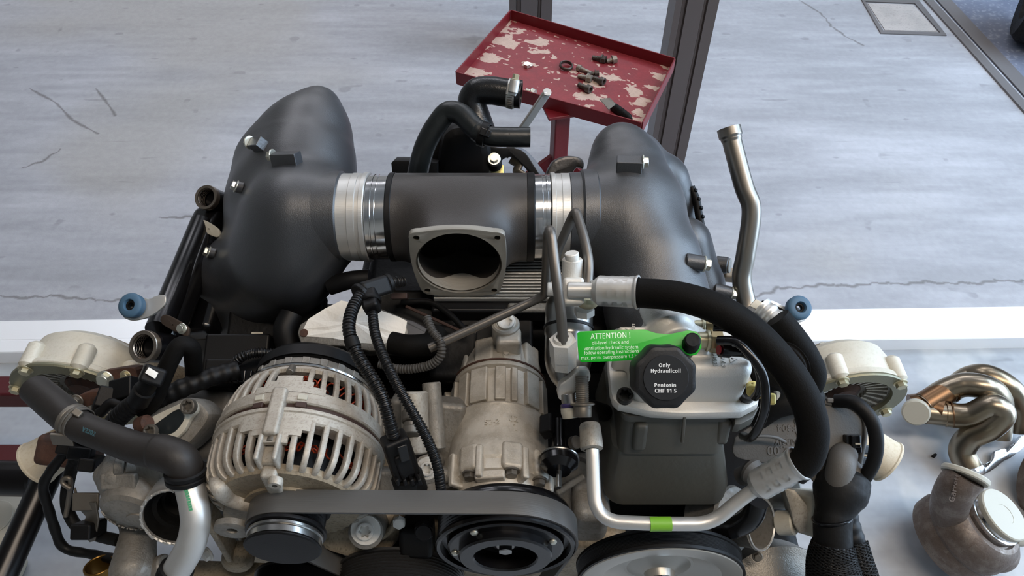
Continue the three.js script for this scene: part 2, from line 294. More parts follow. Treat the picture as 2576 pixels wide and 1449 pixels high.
// where the drain line meets the seam and the back wall
const meet = (() => { const n = V(barN.x, 0, barN.z), t = seam0.clone().sub(drA).dot(n) / drD.dot(n); return drCut(drA, t); })(), backPt = drCut(drA, (-6.5 - drA.z) / drD.z);
slab([V(-4.5, 0, -6.5), backPt, meet, along(seam0, (-4.5 - seam0.x) / barDir.x)], M.concrete, 'floor', 'pale worn concrete floor with cracks and streaks');
slab([along(seam0, (-4.5 - seam0.x) / barDir.x), along(seam0, (4.8 - seam0.x) / barDir.x), V(4.8, 0, 3), V(-4.5, 0, 3)], M.paintFloor, 'floor_001', 'grey painted floor with bare patches in front of the bar');
slab([backPt, V(4.8, 0, -6.5), along(seam0, (4.8 - seam0.x) / barDir.x), meet], M.darkFloor, 'floor_002', 'dark blue grey floor beyond the drain', -0.002);
{ // drain channel: two lips and a recessed grey strip
  const perp = V(-drD.z, 0, drD.x), mid = drCut(drA, 0.4), L = 3.6;
  structure('trim_1', [bar(drCut(mid, -L / 2).addScaledVector(perp, 0.026).setY(0.002), drCut(mid, 0.95).addScaledVector(perp, 0.026).setY(0.002), 0.03, 0.008, V(0, 1, 0)), bar(drCut(mid, -L / 2).addScaledVector(perp, -0.03).setY(0.001), drCut(mid, 0.95).addScaledVector(perp, -0.03).setY(0.001), 0.05, 0.004, V(0, 1, 0))], M.drain, 'grey metal drain strip running across the floor');
}
const bx = (x0, x1, y0, y1, z0, z1) => { const g = new THREE.BoxGeometry(x1 - x0, y1 - y0, z1 - z0); g.translate((x0 + x1) / 2, (y0 + y1) / 2, (z0 + z1) / 2); return g; };
structure('wall_left', bx(-4.7, -4.5, -0.2, 3.4, -6.7, 3.2), M.wallPaint);
structure('wall_back', bx(-4.5, 4.8, -0.2, 3.4, -6.7, -6.5), M.wallPaint);
structure('wall_front', bx(-4.5, 4.8, -0.2, 3.4, 3, 3.2), M.wallPaint);
structure('wall_right', [bx(4.8, 5, -0.2, 3.4, -6.7, -2.2), bx(4.8, 5, -0.2, 3.4, 1.0, 3.2), bx(4.8, 5, 3.1, 3.4, -2.2, 1.0)], M.wallPaint);   // open gate between the piers
structure('ceiling', [bx(-4.7, 2.3, 3.4, 3.6, -6.7, 3.2), bx(4.4, 5, 3.4, 3.6, -6.7, 3.2), bx(2.3, 4.4, 3.4, 3.6, -6.7, -2.8), bx(2.3, 4.4, 3.4, 3.6, 0.8, 3.2)], M.ceilPaint, 'ceiling with an open skylight on the right');
structure('ground', bx(5, 14, -0.3, -0.1, -10, 8), M.concrete);
M.lampGlow = mat(0xffffff, 0.6, 0, { emissive: 0xf4f8ff, emissiveIntensity: 3 }); M.lampCase = mat(0xe6e6e4, 0.5);
for (const [x, z, power, len] of LAMPS) {
  const t = thing('ceiling_lamp', z < -4 ? 'long white ceiling lamp in the row farthest from the engine' : z < 0 ? 'long white ceiling lamp above the red tray' : 'long warm ceiling lamp right above the engine', 'lamp', 'workshop ceiling lamps');
  part('lamp_housing', box(len + 0.06, 0.06, 0.3, V(x, 3.37, z), V(0, 1, 0), V(0, 0, 1), 0.01), M.lampCase, t);
  part('diffuser', box(len, 0.03, 0.24, V(x, 3.33, z), V(0, 1, 0), V(0, 0, 1), 0.01), M.lampGlow, t);
  const l = new THREE.RectAreaLight(z > 0 ? 0xffead2 : 0xf8f7ff, power, len, 0.24); l.position.set(x, 3.31, z); l.rotation.x = -Math.PI / 2; scene.add(l);
}
{ // aluminium threshold bar lying on the floor
  const c = [[0, 0.036], [-0.088, 0.036]], a = along(barA, -0.6).setY(0), s = new THREE.Shape();
  s.moveTo(0, 0); s.lineTo(0, 0.034); s.lineTo(0.002, 0.036); s.lineTo(0.030, 0.036); s.lineTo(0.031, 0.0352); s.lineTo(0.033, 0.0352); s.lineTo(0.034, 0.036); s.lineTo(0.084, 0.036); s.lineTo(0.086, 0.034); s.lineTo(0.086, 0); s.closePath();
  const g = new THREE.ExtrudeGeometry(s, { depth: 4.0, bevelEnabled: false }); g.applyMatrix4(new THREE.Matrix4().makeBasis(barN.clone().negate(), V(0, 1, 0), barDir).setPosition(a));
  M.barAlu = mat(0xfbfbfb, 0.34, 0.3, { bumpMap: tBrush, bumpScale: 0.00003 });
  structure('trim_2', g, M.barAlu, 'bright aluminium bar lying across the floor');
}
{ // access cover let into the concrete, top right
  const t = thing('access_cover', 'square concrete access cover in a steel frame let into the floor at the top right', 'cover');
  const o = [[2165, -6], [2312, 0], [2382, 88], [2216, 83]], i = [[2176, 3], [2302, 8], [2366, 82], [2222, 77]];
  part('cover_frame', outline(o, V(0, 0.004, 0), V(0, 1, 0), 0.006, { holes: [i], round: false }), M.drain, t);
  part('cover_plate', outline([[2183, 8], [2296, 11], [2358, 79], [2226, 75]], V(0, 0.0025, 0), V(0, 1, 0), 0.004, { round: false }), mat(0xffffff, 0.7, 0, { map: mottled([172, 166, 162], [160, 156, 152], [140, 136, 132], 0.4) }), t);
}
{ // tyre standing at the top right corner
  const c = H(2600, 105, 0).setY(0.15).add(V(0.0, 0, 0));
  const t = thing('tyre', 'black car tyre at the top right corner of the floor', 'tyre');
  const prof = [[0.1, -0.05], [0.12, -0.075], [0.19, -0.08], [0.215, -0.06], [0.22, 0], [0.215, 0.06], [0.19, 0.08], [0.12, 0.075], [0.1, 0.05]].map(([r, y]) => [r * 0.68, y]);
  part('tyre_tread', lathe(prof, c, V(1, 0, 0.5), 48), M.rubber, t);
  part('wheel_rim', lathe([[0, -0.02], [0.06, -0.025], [0.07, -0.05], [0.074, -0.05], [0.074, 0.05], [0.07, 0.05], [0.06, 0.02], [0, 0.02]], c, V(1, 0, 0.5), 40), M.darkMetal, t);
}
// ------------------------------------------------------------------ two grooved steel posts behind the tray
function steelPost(pxL, pxR, pyTop, basePx, label) {
  const b = H(basePx[0], basePx[1], 0), top = 0.95, wd = b.distanceTo(V(EYE.x, 0, EYE.z));
  const w = pxm(pxR - pxL, onPlane((pxL + pxR) / 2, pyTop, b, V(0, 0, 1))), s = new THREE.Shape(), h = w / 2;
  const prof = [[-h, -h], [h, -h], [h, h], [h * 0.5, h], [h * 0.44, h * 0.84], [h * 0.36, h * 0.84], [h * 0.3, h], [-h * 0.45, h], [-h * 0.5, h * 0.8], [-h * 0.64, h * 0.8], [-h * 0.7, h], [-h, h]];
  prof.forEach(([x, y], i) => i ? s.lineTo(x, -y) : s.moveTo(x, -y)); s.closePath();
  const g = new THREE.ExtrudeGeometry(s, { depth: top, bevelEnabled: false }); g.rotateX(-Math.PI / 2); g.rotateY(-0.05); g.translate(b.x, 0, b.z - h);
  const t = thing('steel_post', label, 'post', 'grooved steel posts behind the red tray');
  part('post_column', g, M.postPaint, t);
  part('base_plate', bx(b.x - w * 0.6, b.x + w * 0.6, 0, 0.008, b.z - h - w * 0.6, b.z - h + w * 0.55), M.postPaint, t);
}
M.postPaint = mat(0x655d5b, 0.42, 0.5, { bumpMap: tBrush, bumpScale: 0.00005 });
steelPost(1276, 1385, 0, [1335, 150], 'grey grooved steel post behind the back left corner of the red tray');
steelPost(1612, 1720, 0, [1672, 440], 'grey grooved steel post passing behind the right end of the red tray');
// ------------------------------------------------------------------ red tool tray on its pillar, with the fasteners lying in it
const TY = 0.5, T0 = V(0, TY, 0), TN = V(0, 1, 0);
const tc = { tl: H(1285, 50, TY), tr: H(1692, 172, TY), bl: H(1150, 205, TY) }; 
const tu = tc.tr.clone().sub(tc.tl), tvv = tc.bl.clone().sub(tc.tl); tc.br = H(1611, 333, TY);
{
  const t = thing('tool_tray', 'worn red sheet metal tool tray with chipped paint on a red pillar', 'tray');
  // flaked paint: patches of bare primer with their own ragged outline
  const n = 512, chips = [[0.05, 0.34, 0.12, 0.32], [0.05, 0.58, 0.12, 0.14], [0.22, 0.2, 0.07, 0.07], [0.05, 0.88, 0.07, 0.1], [0.62, 0.55, 0.13, 0.09], [0.72, 0.42, 0.1, 0.05], [0.68, 0.72, 0.06, 0.1], [0.97, 0.25, 0.05, 0.2], [0.95, 0.75, 0.04, 0.25], [0.28, 0.35, 0.07, 0.05], [0.86, 0.5, 0.05, 0.06], [0.3, 0.52, 0.05, 0.05]];
  const d = new Uint8Array(n * n * 4);
  for (let y = 0; y < n; y++) for (let x = 0; x < n; x++) {
    const u = x / n, v = y / n, i = y * n + x, w = nMid[(y >> 1) * 256 + (x >> 1)], f = nFine[(y & 255) * 256 + (x & 255)]; let k = 0;
    chips.forEach(([a, b, rx, ry], j) => { const q = 0.25 + Math.hypot((u - a) / rx, (v - b) / ry) + (w - 0.5) * 3.2 * (j < 2 ? 0.8 : 1.4); if (q < 0.85) k = 1; });
    if (nDots[(y >> 1) * 256 + (x >> 1)] > 0.88 && w > 0.5) k = 1;
    const c = k ? [168 + f * 20, 146 + f * 16, 132 + f * 16] : [124 + f * 14 - w * 20, 34 + f * 8, 40 + f * 8]; [0, 1, 2].forEach(q => d[i * 4 + q] = c[q]); d[i * 4 + 3] = 255;
  }
  const tx = new THREE.DataTexture(d, n, n); tx.magFilter = THREE.LinearFilter; tx.colorSpace = THREE.SRGBColorSpace; tx.needsUpdate = true;
  const mFloor = mat(0xffffff, 0.5, 0, { map: tx });
  // bottom sheet, with uv across the tray
  const q = [tc.tl, tc.tr, tc.br, tc.bl], dn = V(0, -0.003, 0), g = new THREE.BufferGeometry(), all = [...q, ...q.map(p => p.clone().add(dn))];
  g.setAttribute('position', new THREE.Float32BufferAttribute(all.flatMap(p => [p.x, p.y, p.z]), 3)); g.setAttribute('uv', new THREE.Float32BufferAttribute([0, 0, 1, 0, 1, 1, 0, 1, 0, 0, 1, 0, 1, 1, 0, 1], 2));
  g.setIndex([0, 2, 1, 0, 3, 2, 4, 5, 6, 4, 6, 7, 0, 1, 5, 0, 5, 4, 1, 2, 6, 1, 6, 5, 2, 3, 7, 2, 7, 6, 3, 0, 4, 3, 4, 7]);
  const g2 = g.toNonIndexed(); g2.computeVertexNormals(); g2.userData.keepUv = true; part('tray_floor', g2, mFloor, t);
  const rim = 0.026, up = V(0, 1, 0);
  for (const [a, b] of [[tc.tl, tc.tr], [tc.tr, tc.br], [tc.br, tc.bl], [tc.bl, tc.tl]]) {
    const out = b.clone().sub(a).cross(up).normalize(), mid = q[0].clone().add(q[2]).multiplyScalar(0.5); if (out.dot(a.clone().sub(mid)) < 0) out.negate();
    part('tray_rim', bar(a.clone().add(V(0, rim / 2 - 0.005, 0)).addScaledVector(out, 0.0012), b.clone().add(V(0, rim / 2 - 0.005, 0)).addScaledVector(out, 0.0012), 0.0028, rim, up, 0.001), M.red, t);
  }
  const pt = H(1412, 268, TY), pb = pt.clone().setY(0.0);
  part('pillar', [bar(pt.clone().add(V(0, -0.004, 0)), pb.clone().setY(0.004), 0.028, 0.028, V(0.25, 0, 1), 0.003)], M.red, t);
  part('mounting_plate', box(0.06, 0.006, 0.05, pt.clone().add(V(0, -0.006, 0)), up, V(0.25, 0, 1)), M.red, t);
  const kn = pt.clone().setY(H(1400, 392, TY).y); const yb = onPlane(1398, 398, pt, V(0, 0, 1)).y;
  part('gusset', [bar(pt.clone().setY(yb), pt.clone().setY(yb - 0.07).add(V(-0.075, 0, 0)), 0.03, 0.012, V(0, 0, 1)), bar(pt.clone().setY(yb), pt.clone().setY(yb - 0.07).add(V(0.075, 0, 0.02)), 0.03, 0.012, V(0, 0, 1)), box(0.2, 0.03, 0.05, pt.clone().setY(yb - 0.08), up)], M.red, t);
  part('base_plate', box(0.3, 0.02, 0.26, pt.clone().setY(0.01), up), M.red, t);
}
// a small screw: head, shank, lying on its side from head to tip
function looseScrew(hx, hy, tx, ty, r, m, label, head = 'hex') {
  const t = thing('loose_bolt', label, 'bolt', 'loose fasteners in the red tray');
  const a = H(hx, hy, TY + r * 1.6), b = H(tx, ty, TY + r * 1.05), d = b.clone().sub(a).normalize();
  part('bolt_head', head === 'hex' ? [hexGeo(r * 1.7, r * 1.7, a, d), rod(a.clone().addScaledVector(d, r * 1.6), a.clone().addScaledVector(d, r * 2.1), r * 2.0, 20)] : [lathe([[0, r * 0.8], [r * 0.8, r * 0.8], [r * 0.9, 0], [r * 1.5, 0], [r * 1.65, r * 0.15], [r * 1.65, r * 2], [0, r * 2]], a, d, 24)], m, t);
  const L = a.distanceTo(b); part('bolt_shank', sweep(new THREE.LineCurve3(a.clone().addScaledVector(d, r * 1.9), b), u => r * (u < 0.35 ? 1 : 0.94 + 0.06 * Math.sin(u * L / r * 9)), { seg: 60, radial: 14 }), m, t);
}
const mS = mat(0x8d857a, 0.5, 0.7), mDk = mat(0x534d48, 0.45, 0.7);
looseScrew(1524, 150, 1491, 144, 0.0042, mDk, 'left one of the two dark bolts nearest the back rim of the red tray', 'hex');
looseScrew(1551, 148, 1526, 154, 0.0042, mS, 'right one of the two bolts nearest the back rim of the red tray', 'hex');
looseScrew(1452, 169, 1488, 184, 0.0036, mS, 'bolt beside the dark ring with its hex head toward the ring', 'cap');
looseScrew(1507, 184, 1478, 186, 0.0036, mDk, 'dark bolt lying across the tip of another just right of the ring', 'hex');
looseScrew(1488, 198, 1455, 191, 0.0042, mS, 'left bolt of the touching pair below the dark ring', 'hex');
looseScrew(1520, 206, 1494, 196, 0.0042, mDk, 'right bolt of the touching pair below the dark ring', 'cap');
looseScrew(1486, 226, 1456, 213, 0.0044, mDk, 'single dark cap screw nearest the front of the bolt cluster in the red tray', 'cap');
looseScrew(1347, 233, 1324, 227, 0.0036, M.zinc, 'pale zinc flange bolt at the front rim of the red tray beside the hose end', 'hex');
{
  single('ring_washer', lathe([[0.0105, -0.003], [0.0115, -0.0035], [0.013, -0.002], [0.013, 0.002], [0.0115, 0.0035], [0.0105, 0.003], [0.0105, -0.003]], H(1424, 171, TY).setY(TY + 0.005), V(0.1, 1, 0.1), 40), mDk, 'dark round ring lying left of the bolts in the red tray', 'ring');
  single('loose_nut', [hexGeo(0.007, 0.006, H(1326, 168, TY).setY(TY + 0.001), V(0, 1, 0.05)), rod(H(1332, 166, TY).setY(TY + 0.001), H(1332, 166, TY).setY(TY + 0.004), 0.006)], M.zinc, 'small pale nut lying alone in the left half of the red tray', 'nut');
  single('metal_chip', outline([[1531, 222], [1545, 214], [1562, 216], [1556, 228], [1534, 229]], V(0, TY + 0.003, 0), V(0.05, 1, 0), 0.002), mat(0xe8e4dc, 0.4), 'small white chip lying right of the bolts in the red tray', 'chip');
  const s = thing('scraper', 'small scraper with a steel blade and a black wrapped handle in the red tray', 'scraper');
  part('blade', outline([[1508, 248], [1535, 246], [1549, 261], [1531, 275]], V(0, TY + 0.008, 0), V(0, 1, 0.1), 0.0012, { round: false, bevel: 0.0002 }), M.steelDull, s);
  const a = H(1540, 266, TY + 0.007), b = H(1588, 302, TY + 0.007); part('handle', sweep(smooth([a, a.clone().lerp(b, 0.4), a.clone().lerp(b, 0.8), b]), u => 0.0085 * (0.9 + 0.12 * Math.sin(u * 3)) * (1 + 0.03 * Math.sin(u * 90)) * (u > 0.9 ? 1 - (u - 0.9) * 5 : 1), { squash: 0.75, seg: 60 }), M.rubber, s);
}
// ------------------------------------------------------------------ intake plenums, throttle T-pipe and its collars
function hit(f, px, py, fallback = 0.8) { const r = ray(px, py), L = r.length(), d = r.clone().divideScalar(L); let t = 0.3; for (let i = 0; i < 200; i++) { const s = f(EYE.clone().addScaledVector(d, t)); if (s < 0.0003) break; t += s * 0.8; if (t > 2) return P(px, py, fallback); } return EYE.clone().addScaledVector(d, t); }
const gradOf = (f, p, e = 0.004) => V(f(p.clone().add(V(e, 0, 0))) - f(p.clone().add(V(-e, 0, 0))), f(p.clone().add(V(0, e, 0))) - f(p.clone().add(V(0, -e, 0))), f(p.clone().add(V(0, 0, e))) - f(p.clone().add(V(0, 0, -e)))).normalize();
const ball = (px, py, h, rpx) => { const c = H(px, py, h); return [c, pxm(rpx, c)]; };
const link = (a, b, k) => [a[0], b[0], a[1], b[1], k];
const AX = V(0, 0.75, -0.545);                          // axis of the T-pipe, along x
const atX = px => (px - 1288) / FOCAL * depthOf(AX);
const plenL = (() => {
  const m = [ball(808, 258, 0.770, 34), ball(797, 302, 0.760, 66), ball(780, 365, 0.746, 100), ball(766, 440, 0.736, 118), ball(744, 560, 0.727, 120), ball(738, 655, 0.713, 106)];
  const l = []; for (let i = 0; i + 1 < m.length; i++) l.push(link(m[i], m[i + 1], 0.02));
  l.push(link(ball(740, 650, 0.70, 100), ball(742, 690, 0.67, 90), 0.03));
  l.push(link(ball(745, 345, 0.735, 80), ball(700, 420, 0.705, 86), 0.04)); l.push(link(ball(700, 420, 0.705, 86), ball(688, 520, 0.70, 100), 0.04));
  l.push(link(ball(690, 500, 0.715, 80), ball(628, 560, 0.66, 62), 0.035));
  l.push(link(ball(690, 640, 0.70, 90), ball(590, 700, 0.63, 84), 0.035));
  l.push(link(ball(590, 710, 0.63, 84), ball(560, 850, 0.56, 88), 0.03));
  l.push(link(ball(705, 680, 0.69, 95), ball(600, 860, 0.53, 100), 0.03));
  l.push([V(atX(760), AX.y, AX.z), V(atX(825), AX.y, AX.z), 0.047, 0.045, 0.03]);
  return l;
})();
const plenR = (() => {
  const m = [ball(1560, 372, 0.765, 60), ball(1573, 420, 0.755, 88), ball(1600, 520, 0.745, 108), ball(1632, 660, 0.73, 118), ball(1655, 780, 0.71, 122), ball(1668, 850, 0.66, 122)];
  const l = []; for (let i = 0; i + 1 < m.length; i++) l.push(link(m[i], m[i + 1], 0.02));
  l.push(link(ball(1610, 400, 0.735, 60), ball(1655, 450, 0.70, 62), 0.03));
  l.push(link(ball(1672, 455, 0.70, 60), ball(1712, 545, 0.655, 54), 0.012));
  l.push(link(ball(1725, 610, 0.675, 64), ball(1752, 720, 0.63, 66), 0.010));
  l.push(link(ball(1752, 720, 0.63, 66), ball(1770, 870, 0.57, 76), 0.010));
  l.push([V(atX(1555), AX.y, AX.z), V(atX(1480), AX.y, AX.z), 0.047, 0.045, 0.03]);
  return l;
})();
const fL = blob(plenL, 0.03), fR = blob(plenR, 0.03);
function bossBolt(t, f, bxy, exy, w, h) {               // square lug standing on the plenum with a zinc bolt at its end
  const a = hit(f, ...bxy), n = gradOf(f, a), e = hit(f, ...exy), d = e.clone().sub(a).normalize();
  const up = V(0, 1, 0.3).normalize();
  const g = part('lug', box(w, a.distanceTo(e), h, a.clone().lerp(e, 0.5).addScaledVector(n, 0.004), d, n, 0.001), M.wrinkle, t);
  hexBolt(g, e.clone().addScaledVector(n, 0.008).addScaledVector(d, 0.001), d, 0.0052, M.zinc, { label: 'zinc hex bolt' });
}
{
  const t = thing('intake_plenum', 'black textured intake plenum on the left, peaked at the far end, bolts down its side', 'intake');
  part('plenum_body', body(plenL, 0.03, 0.0042), M.wrinkle, t);
  part('outlet_stub', pipe(V(atX(800), AX.y, AX.z), V(atX(868), AX.y, AX.z), 0.0455, 0.04, 64), M.wrinkle, t);
  bossBolt(t, fL, [752, 410], [690, 412], 0.014, 0.014);
  bossBolt(t, fL, [668, 368], [645, 370], 0.012, 0.012);
  for (const [x, y] of [[588, 468], [519, 634]]) { const p = hit(fL, x + 18, y + 4, 0.78), q = onPlane(x, y, p, FWD), d = q.clone().sub(p).normalize(); const b = part('stud', rod(p.clone().addScaledVector(d, -0.004), q.clone().addScaledVector(d, -0.003), 0.006), M.wrinkle, t); hexBolt(b, q.addScaledVector(d, -0.003), d.clone().add(V(0, 0.5, 0.2)), 0.005, M.zinc, { label: 'zinc hex bolt' }); }
}
{
  const t = thing('intake_plenum', 'black textured intake plenum on the right below the red tray, with bulging outer ribs', 'intake');
  part('plenum_body', body(plenR, 0.03, 0.0042), M.wrinkle, t);
  part('outlet_stub', [pipe(V(atX(1428), AX.y, AX.z), V(atX(1500), AX.y, AX.z), 0.0445, 0.04, 64), pipe(V(atX(1458), AX.y, AX.z), V(atX(1500), AX.y, AX.z), 0.0475, 0.04, 64)], M.wrinkle, t);
  bossBolt(t, fR, [1552, 424], [1616, 426], 0.014, 0.014);
  for (const [x, y, x2, y2] of [[1745, 660, 1770, 664], [1812, 732, 1838, 738]]) { const p = hit(fR, x, y, 0.75), q = onPlane(x2, y2, p, FWD), d = q.clone().sub(p).normalize(); const b = part('stud', rod(p.clone().addScaledVector(d, -0.008), q, 0.0075), M.wrinkle, t); hexBolt(b, q, d, 0.0058, M.zinc, { label: 'zinc hex bolt' }); }
}
const RT = 0.0436, FZ = -0.4805, BR = 0.0385, FC = V((1155 - 1288) / FOCAL * 0.695, 0.7505, FZ);
{
  const t = thing('throttle_pipe', 'black T-shaped intake pipe with a square four hole flange open toward the front', 'intake pipe');
  const x0 = atX(987), x1 = atX(1341), cx = FC.x;
  const f = p => {
    const r = Math.hypot(p.y - AX.y, p.z - AX.z), tube = Math.max(r - RT, x0 - p.x, p.x - x1);
    const k = 3, q = Math.pow(Math.pow(Math.abs(p.x - cx) / 0.0435, k) + Math.pow(Math.abs(p.y - FC.y) / 0.0425, k), 1 / k);
    const neck = Math.max((q - 1) * 0.043, AX.z - p.z, p.z - FZ + 0.002);
    let d = smin(tube, neck, 0.022); d = Math.max(d, x0 - p.x, p.x - x1, p.z - FZ + 0.002);
    return Math.max(d, -(r - 0.0402), -Math.max(Math.hypot(p.x - cx, p.y - FC.y) - BR - 0.0016, AX.z - p.z));
  };
  const g = field(f, V(x0 - 0.006, AX.y - 0.053, AX.z - 0.05), V(x1 + 0.006, AX.y + 0.053, FZ + 0.006), 0.0021);
  M.tBlack = mat(0x34312f, 0.46, 0.1, { bumpMap: tWrinkle, bumpScale: 0.0001 });
  part('pipe_body', g, M.tBlack, t);
  // flange: squarish plate with bowed sides, a rabbet round the bore and four threaded holes
  const s = new THREE.Shape(), W = 0.0435, c = 0.0105; s.moveTo(-W + c, W - 0.002); s.quadraticCurveTo(0, W + 0.006, W - c, W - 0.002); s.quadraticCurveTo(W + 0.001, W - 0.002, W, W - c); s.quadraticCurveTo(W + 0.0035, 0, W - 0.004, -W + c); s.quadraticCurveTo(W - 0.006, -W, W - c - 0.004, -W); s.quadraticCurveTo(0, -W - 0.007, -W + c + 0.004, -W); s.quadraticCurveTo(-W + 0.006, -W, -W + 0.004, -W + c); s.quadraticCurveTo(-W - 0.0035, 0, -W, W - c); s.quadraticCurveTo(-W - 0.001, W - 0.002, -W + c, W - 0.002);
  const hp = new THREE.Path(); hp.absarc(0, 0, BR + 0.0022, 0, Math.PI * 2, true); s.holes.push(hp);
  for (const [x, y] of [[-0.0365, 0.0345], [0.0365, 0.0345], [-0.0325, -0.0365], [0.0325, -0.0365]]) { const h = new THREE.Path(); h.absarc(x, y, 0.0034, 0, Math.PI * 2, true); s.holes.push(h); }
  const fg = extrude(s, 0.006, 0.0006, 40); fg.translate(FC.x, FC.y, FZ - 0.005);
  const fl = part('flange', fg, M.flangeGrey = mat(0x8d8a82, 0.45, 0.35, { bumpMap: tBrush, bumpScale: 0.00012 }), t, 'bare machined grey flange');
  part('gasket_groove', lathe([[BR + 0.001, 0], [BR + 0.0022, 0], [BR + 0.0022, 0.0035], [BR + 0.001, 0.0035], [BR + 0.001, 0]], FC.clone().add(V(0, 0, -0.0055)), V(0, 0, 1), 72), M.steelDull, fl);
  for (const [x, y] of [[-0.0365, 0.0345], [0.0365, 0.0345], [-0.0325, -0.0365], [0.0325, -0.0365]]) part('bolt_hole', lathe([[0, 0.0005], [0.0032, 0.0005], [0.0033, 0.0045]], FC.clone().add(V(x, y, -0.0045)), V(0, 0, 1), 20), M.steelDull, fl);
  // machined bore ending in a saddle where it meets the tube
  const N = 96, pos = [], idx = []; for (let i = 0; i <= N; i++) { const a = i / N * Math.PI * 2, da = (a - Math.PI * 1.5) / 0.5, zz = FZ - 0.007 - 0.017 * Math.exp(-da * da); for (const [r, z] of [[BR, FZ - 0.001], [BR, zz], [BR + 0.0008, zz], [BR + 0.0008, FZ - 0.002]]) pos.push(FC.x + r * Math.cos(a), FC.y + r * Math.sin(a), z); if (i < N) for (let k = 0; k < 3; k++) { const q = i * 4 + k; idx.push(q, q + 1, q + 4, q + 4, q + 1, q + 5); } }
  const bg = new THREE.BufferGeometry(); bg.setAttribute('position', new THREE.Float32BufferAttribute(pos, 3)); bg.setIndex(idx); part('machined_bore', crease(bg, 0.5), M.boreAlu = mat(0xa5a29a, 0.45, 0.4, { bumpMap: tBrush, bumpScale: 0.0002 }), t, 'bare machined bore');
  for (const [a, b] of [[x0 - 0.0015, x0 + 0.005], [x1 - 0.007, x1 + 0.0012]]) part('end_lip', pipe(V(a, AX.y, AX.z), V(b, AX.y, AX.z), RT + 0.0006, 0.040, 72), M.blackPlastic, t);
  single('pipe_collar', lathe([[0.038, 0], [0.0425, 0], [0.0432, 0.0008], [0.0432, 0.012], [0.0438, 0.0125], [0.0438, 0.019], [0.0432, 0.0195], [0.0432, 0.023], [0.0445, 0.0235], [0.0445, 0.0272], [0.044, 0.028], [0.038, 0.028], [0.038, 0]], V(atX(863), AX.y, AX.z), V(1, 0, 0), 96, 0.4), M.aluMatte, 'wide matte aluminium collar between the left plenum and its polished sleeve', 'collar');
  single('pipe_collar', lathe([[0.038, 0], [0.0417, 0], [0.0422, 0.0006], [0.0422, 0.004], [0.0428, 0.0044], [0.0428, 0.0056], [0.0422, 0.006], [0.0422, 0.0095], [0.0417, 0.01], [0.0422, 0.0105], [0.0422, 0.02], [0.038, 0.02], [0.038, 0]], V(atX(935), AX.y, AX.z), V(1, 0, 0), 96, 0.4), M.polished, 'mirror bright aluminium sleeve at the left end of the black T-shaped pipe', 'collar');
  single('pipe_collar', lathe([[0.038, 0], [0.0422, 0], [0.0422, 0.008], [0.0416, 0.0084], [0.0422, 0.0088], [0.0422, 0.0115], [0.0428, 0.012], [0.0428, 0.0135], [0.0422, 0.0138], [0.0422, 0.0158], [0.038, 0.0158], [0.038, 0]], V(atX(1341), AX.y, AX.z), V(1, 0, 0), 96, 0.4), M.polished, 'mirror bright aluminium sleeve at the right end of the black T-shaped pipe', 'collar');
  single('pipe_collar', lathe([[0.038, 0], [0.044, 0], [0.0445, 0.0006], [0.0445, 0.004], [0.0432, 0.0045], [0.0432, 0.010], [0.0436, 0.0105], [0.0436, 0.0185], [0.038, 0.0185], [0.038, 0]], V(atX(1383), AX.y, AX.z), V(1, 0, 0), 96, 0.4), M.aluMatte, 'matte aluminium collar between the right polished sleeve and the right plenum', 'collar');
}
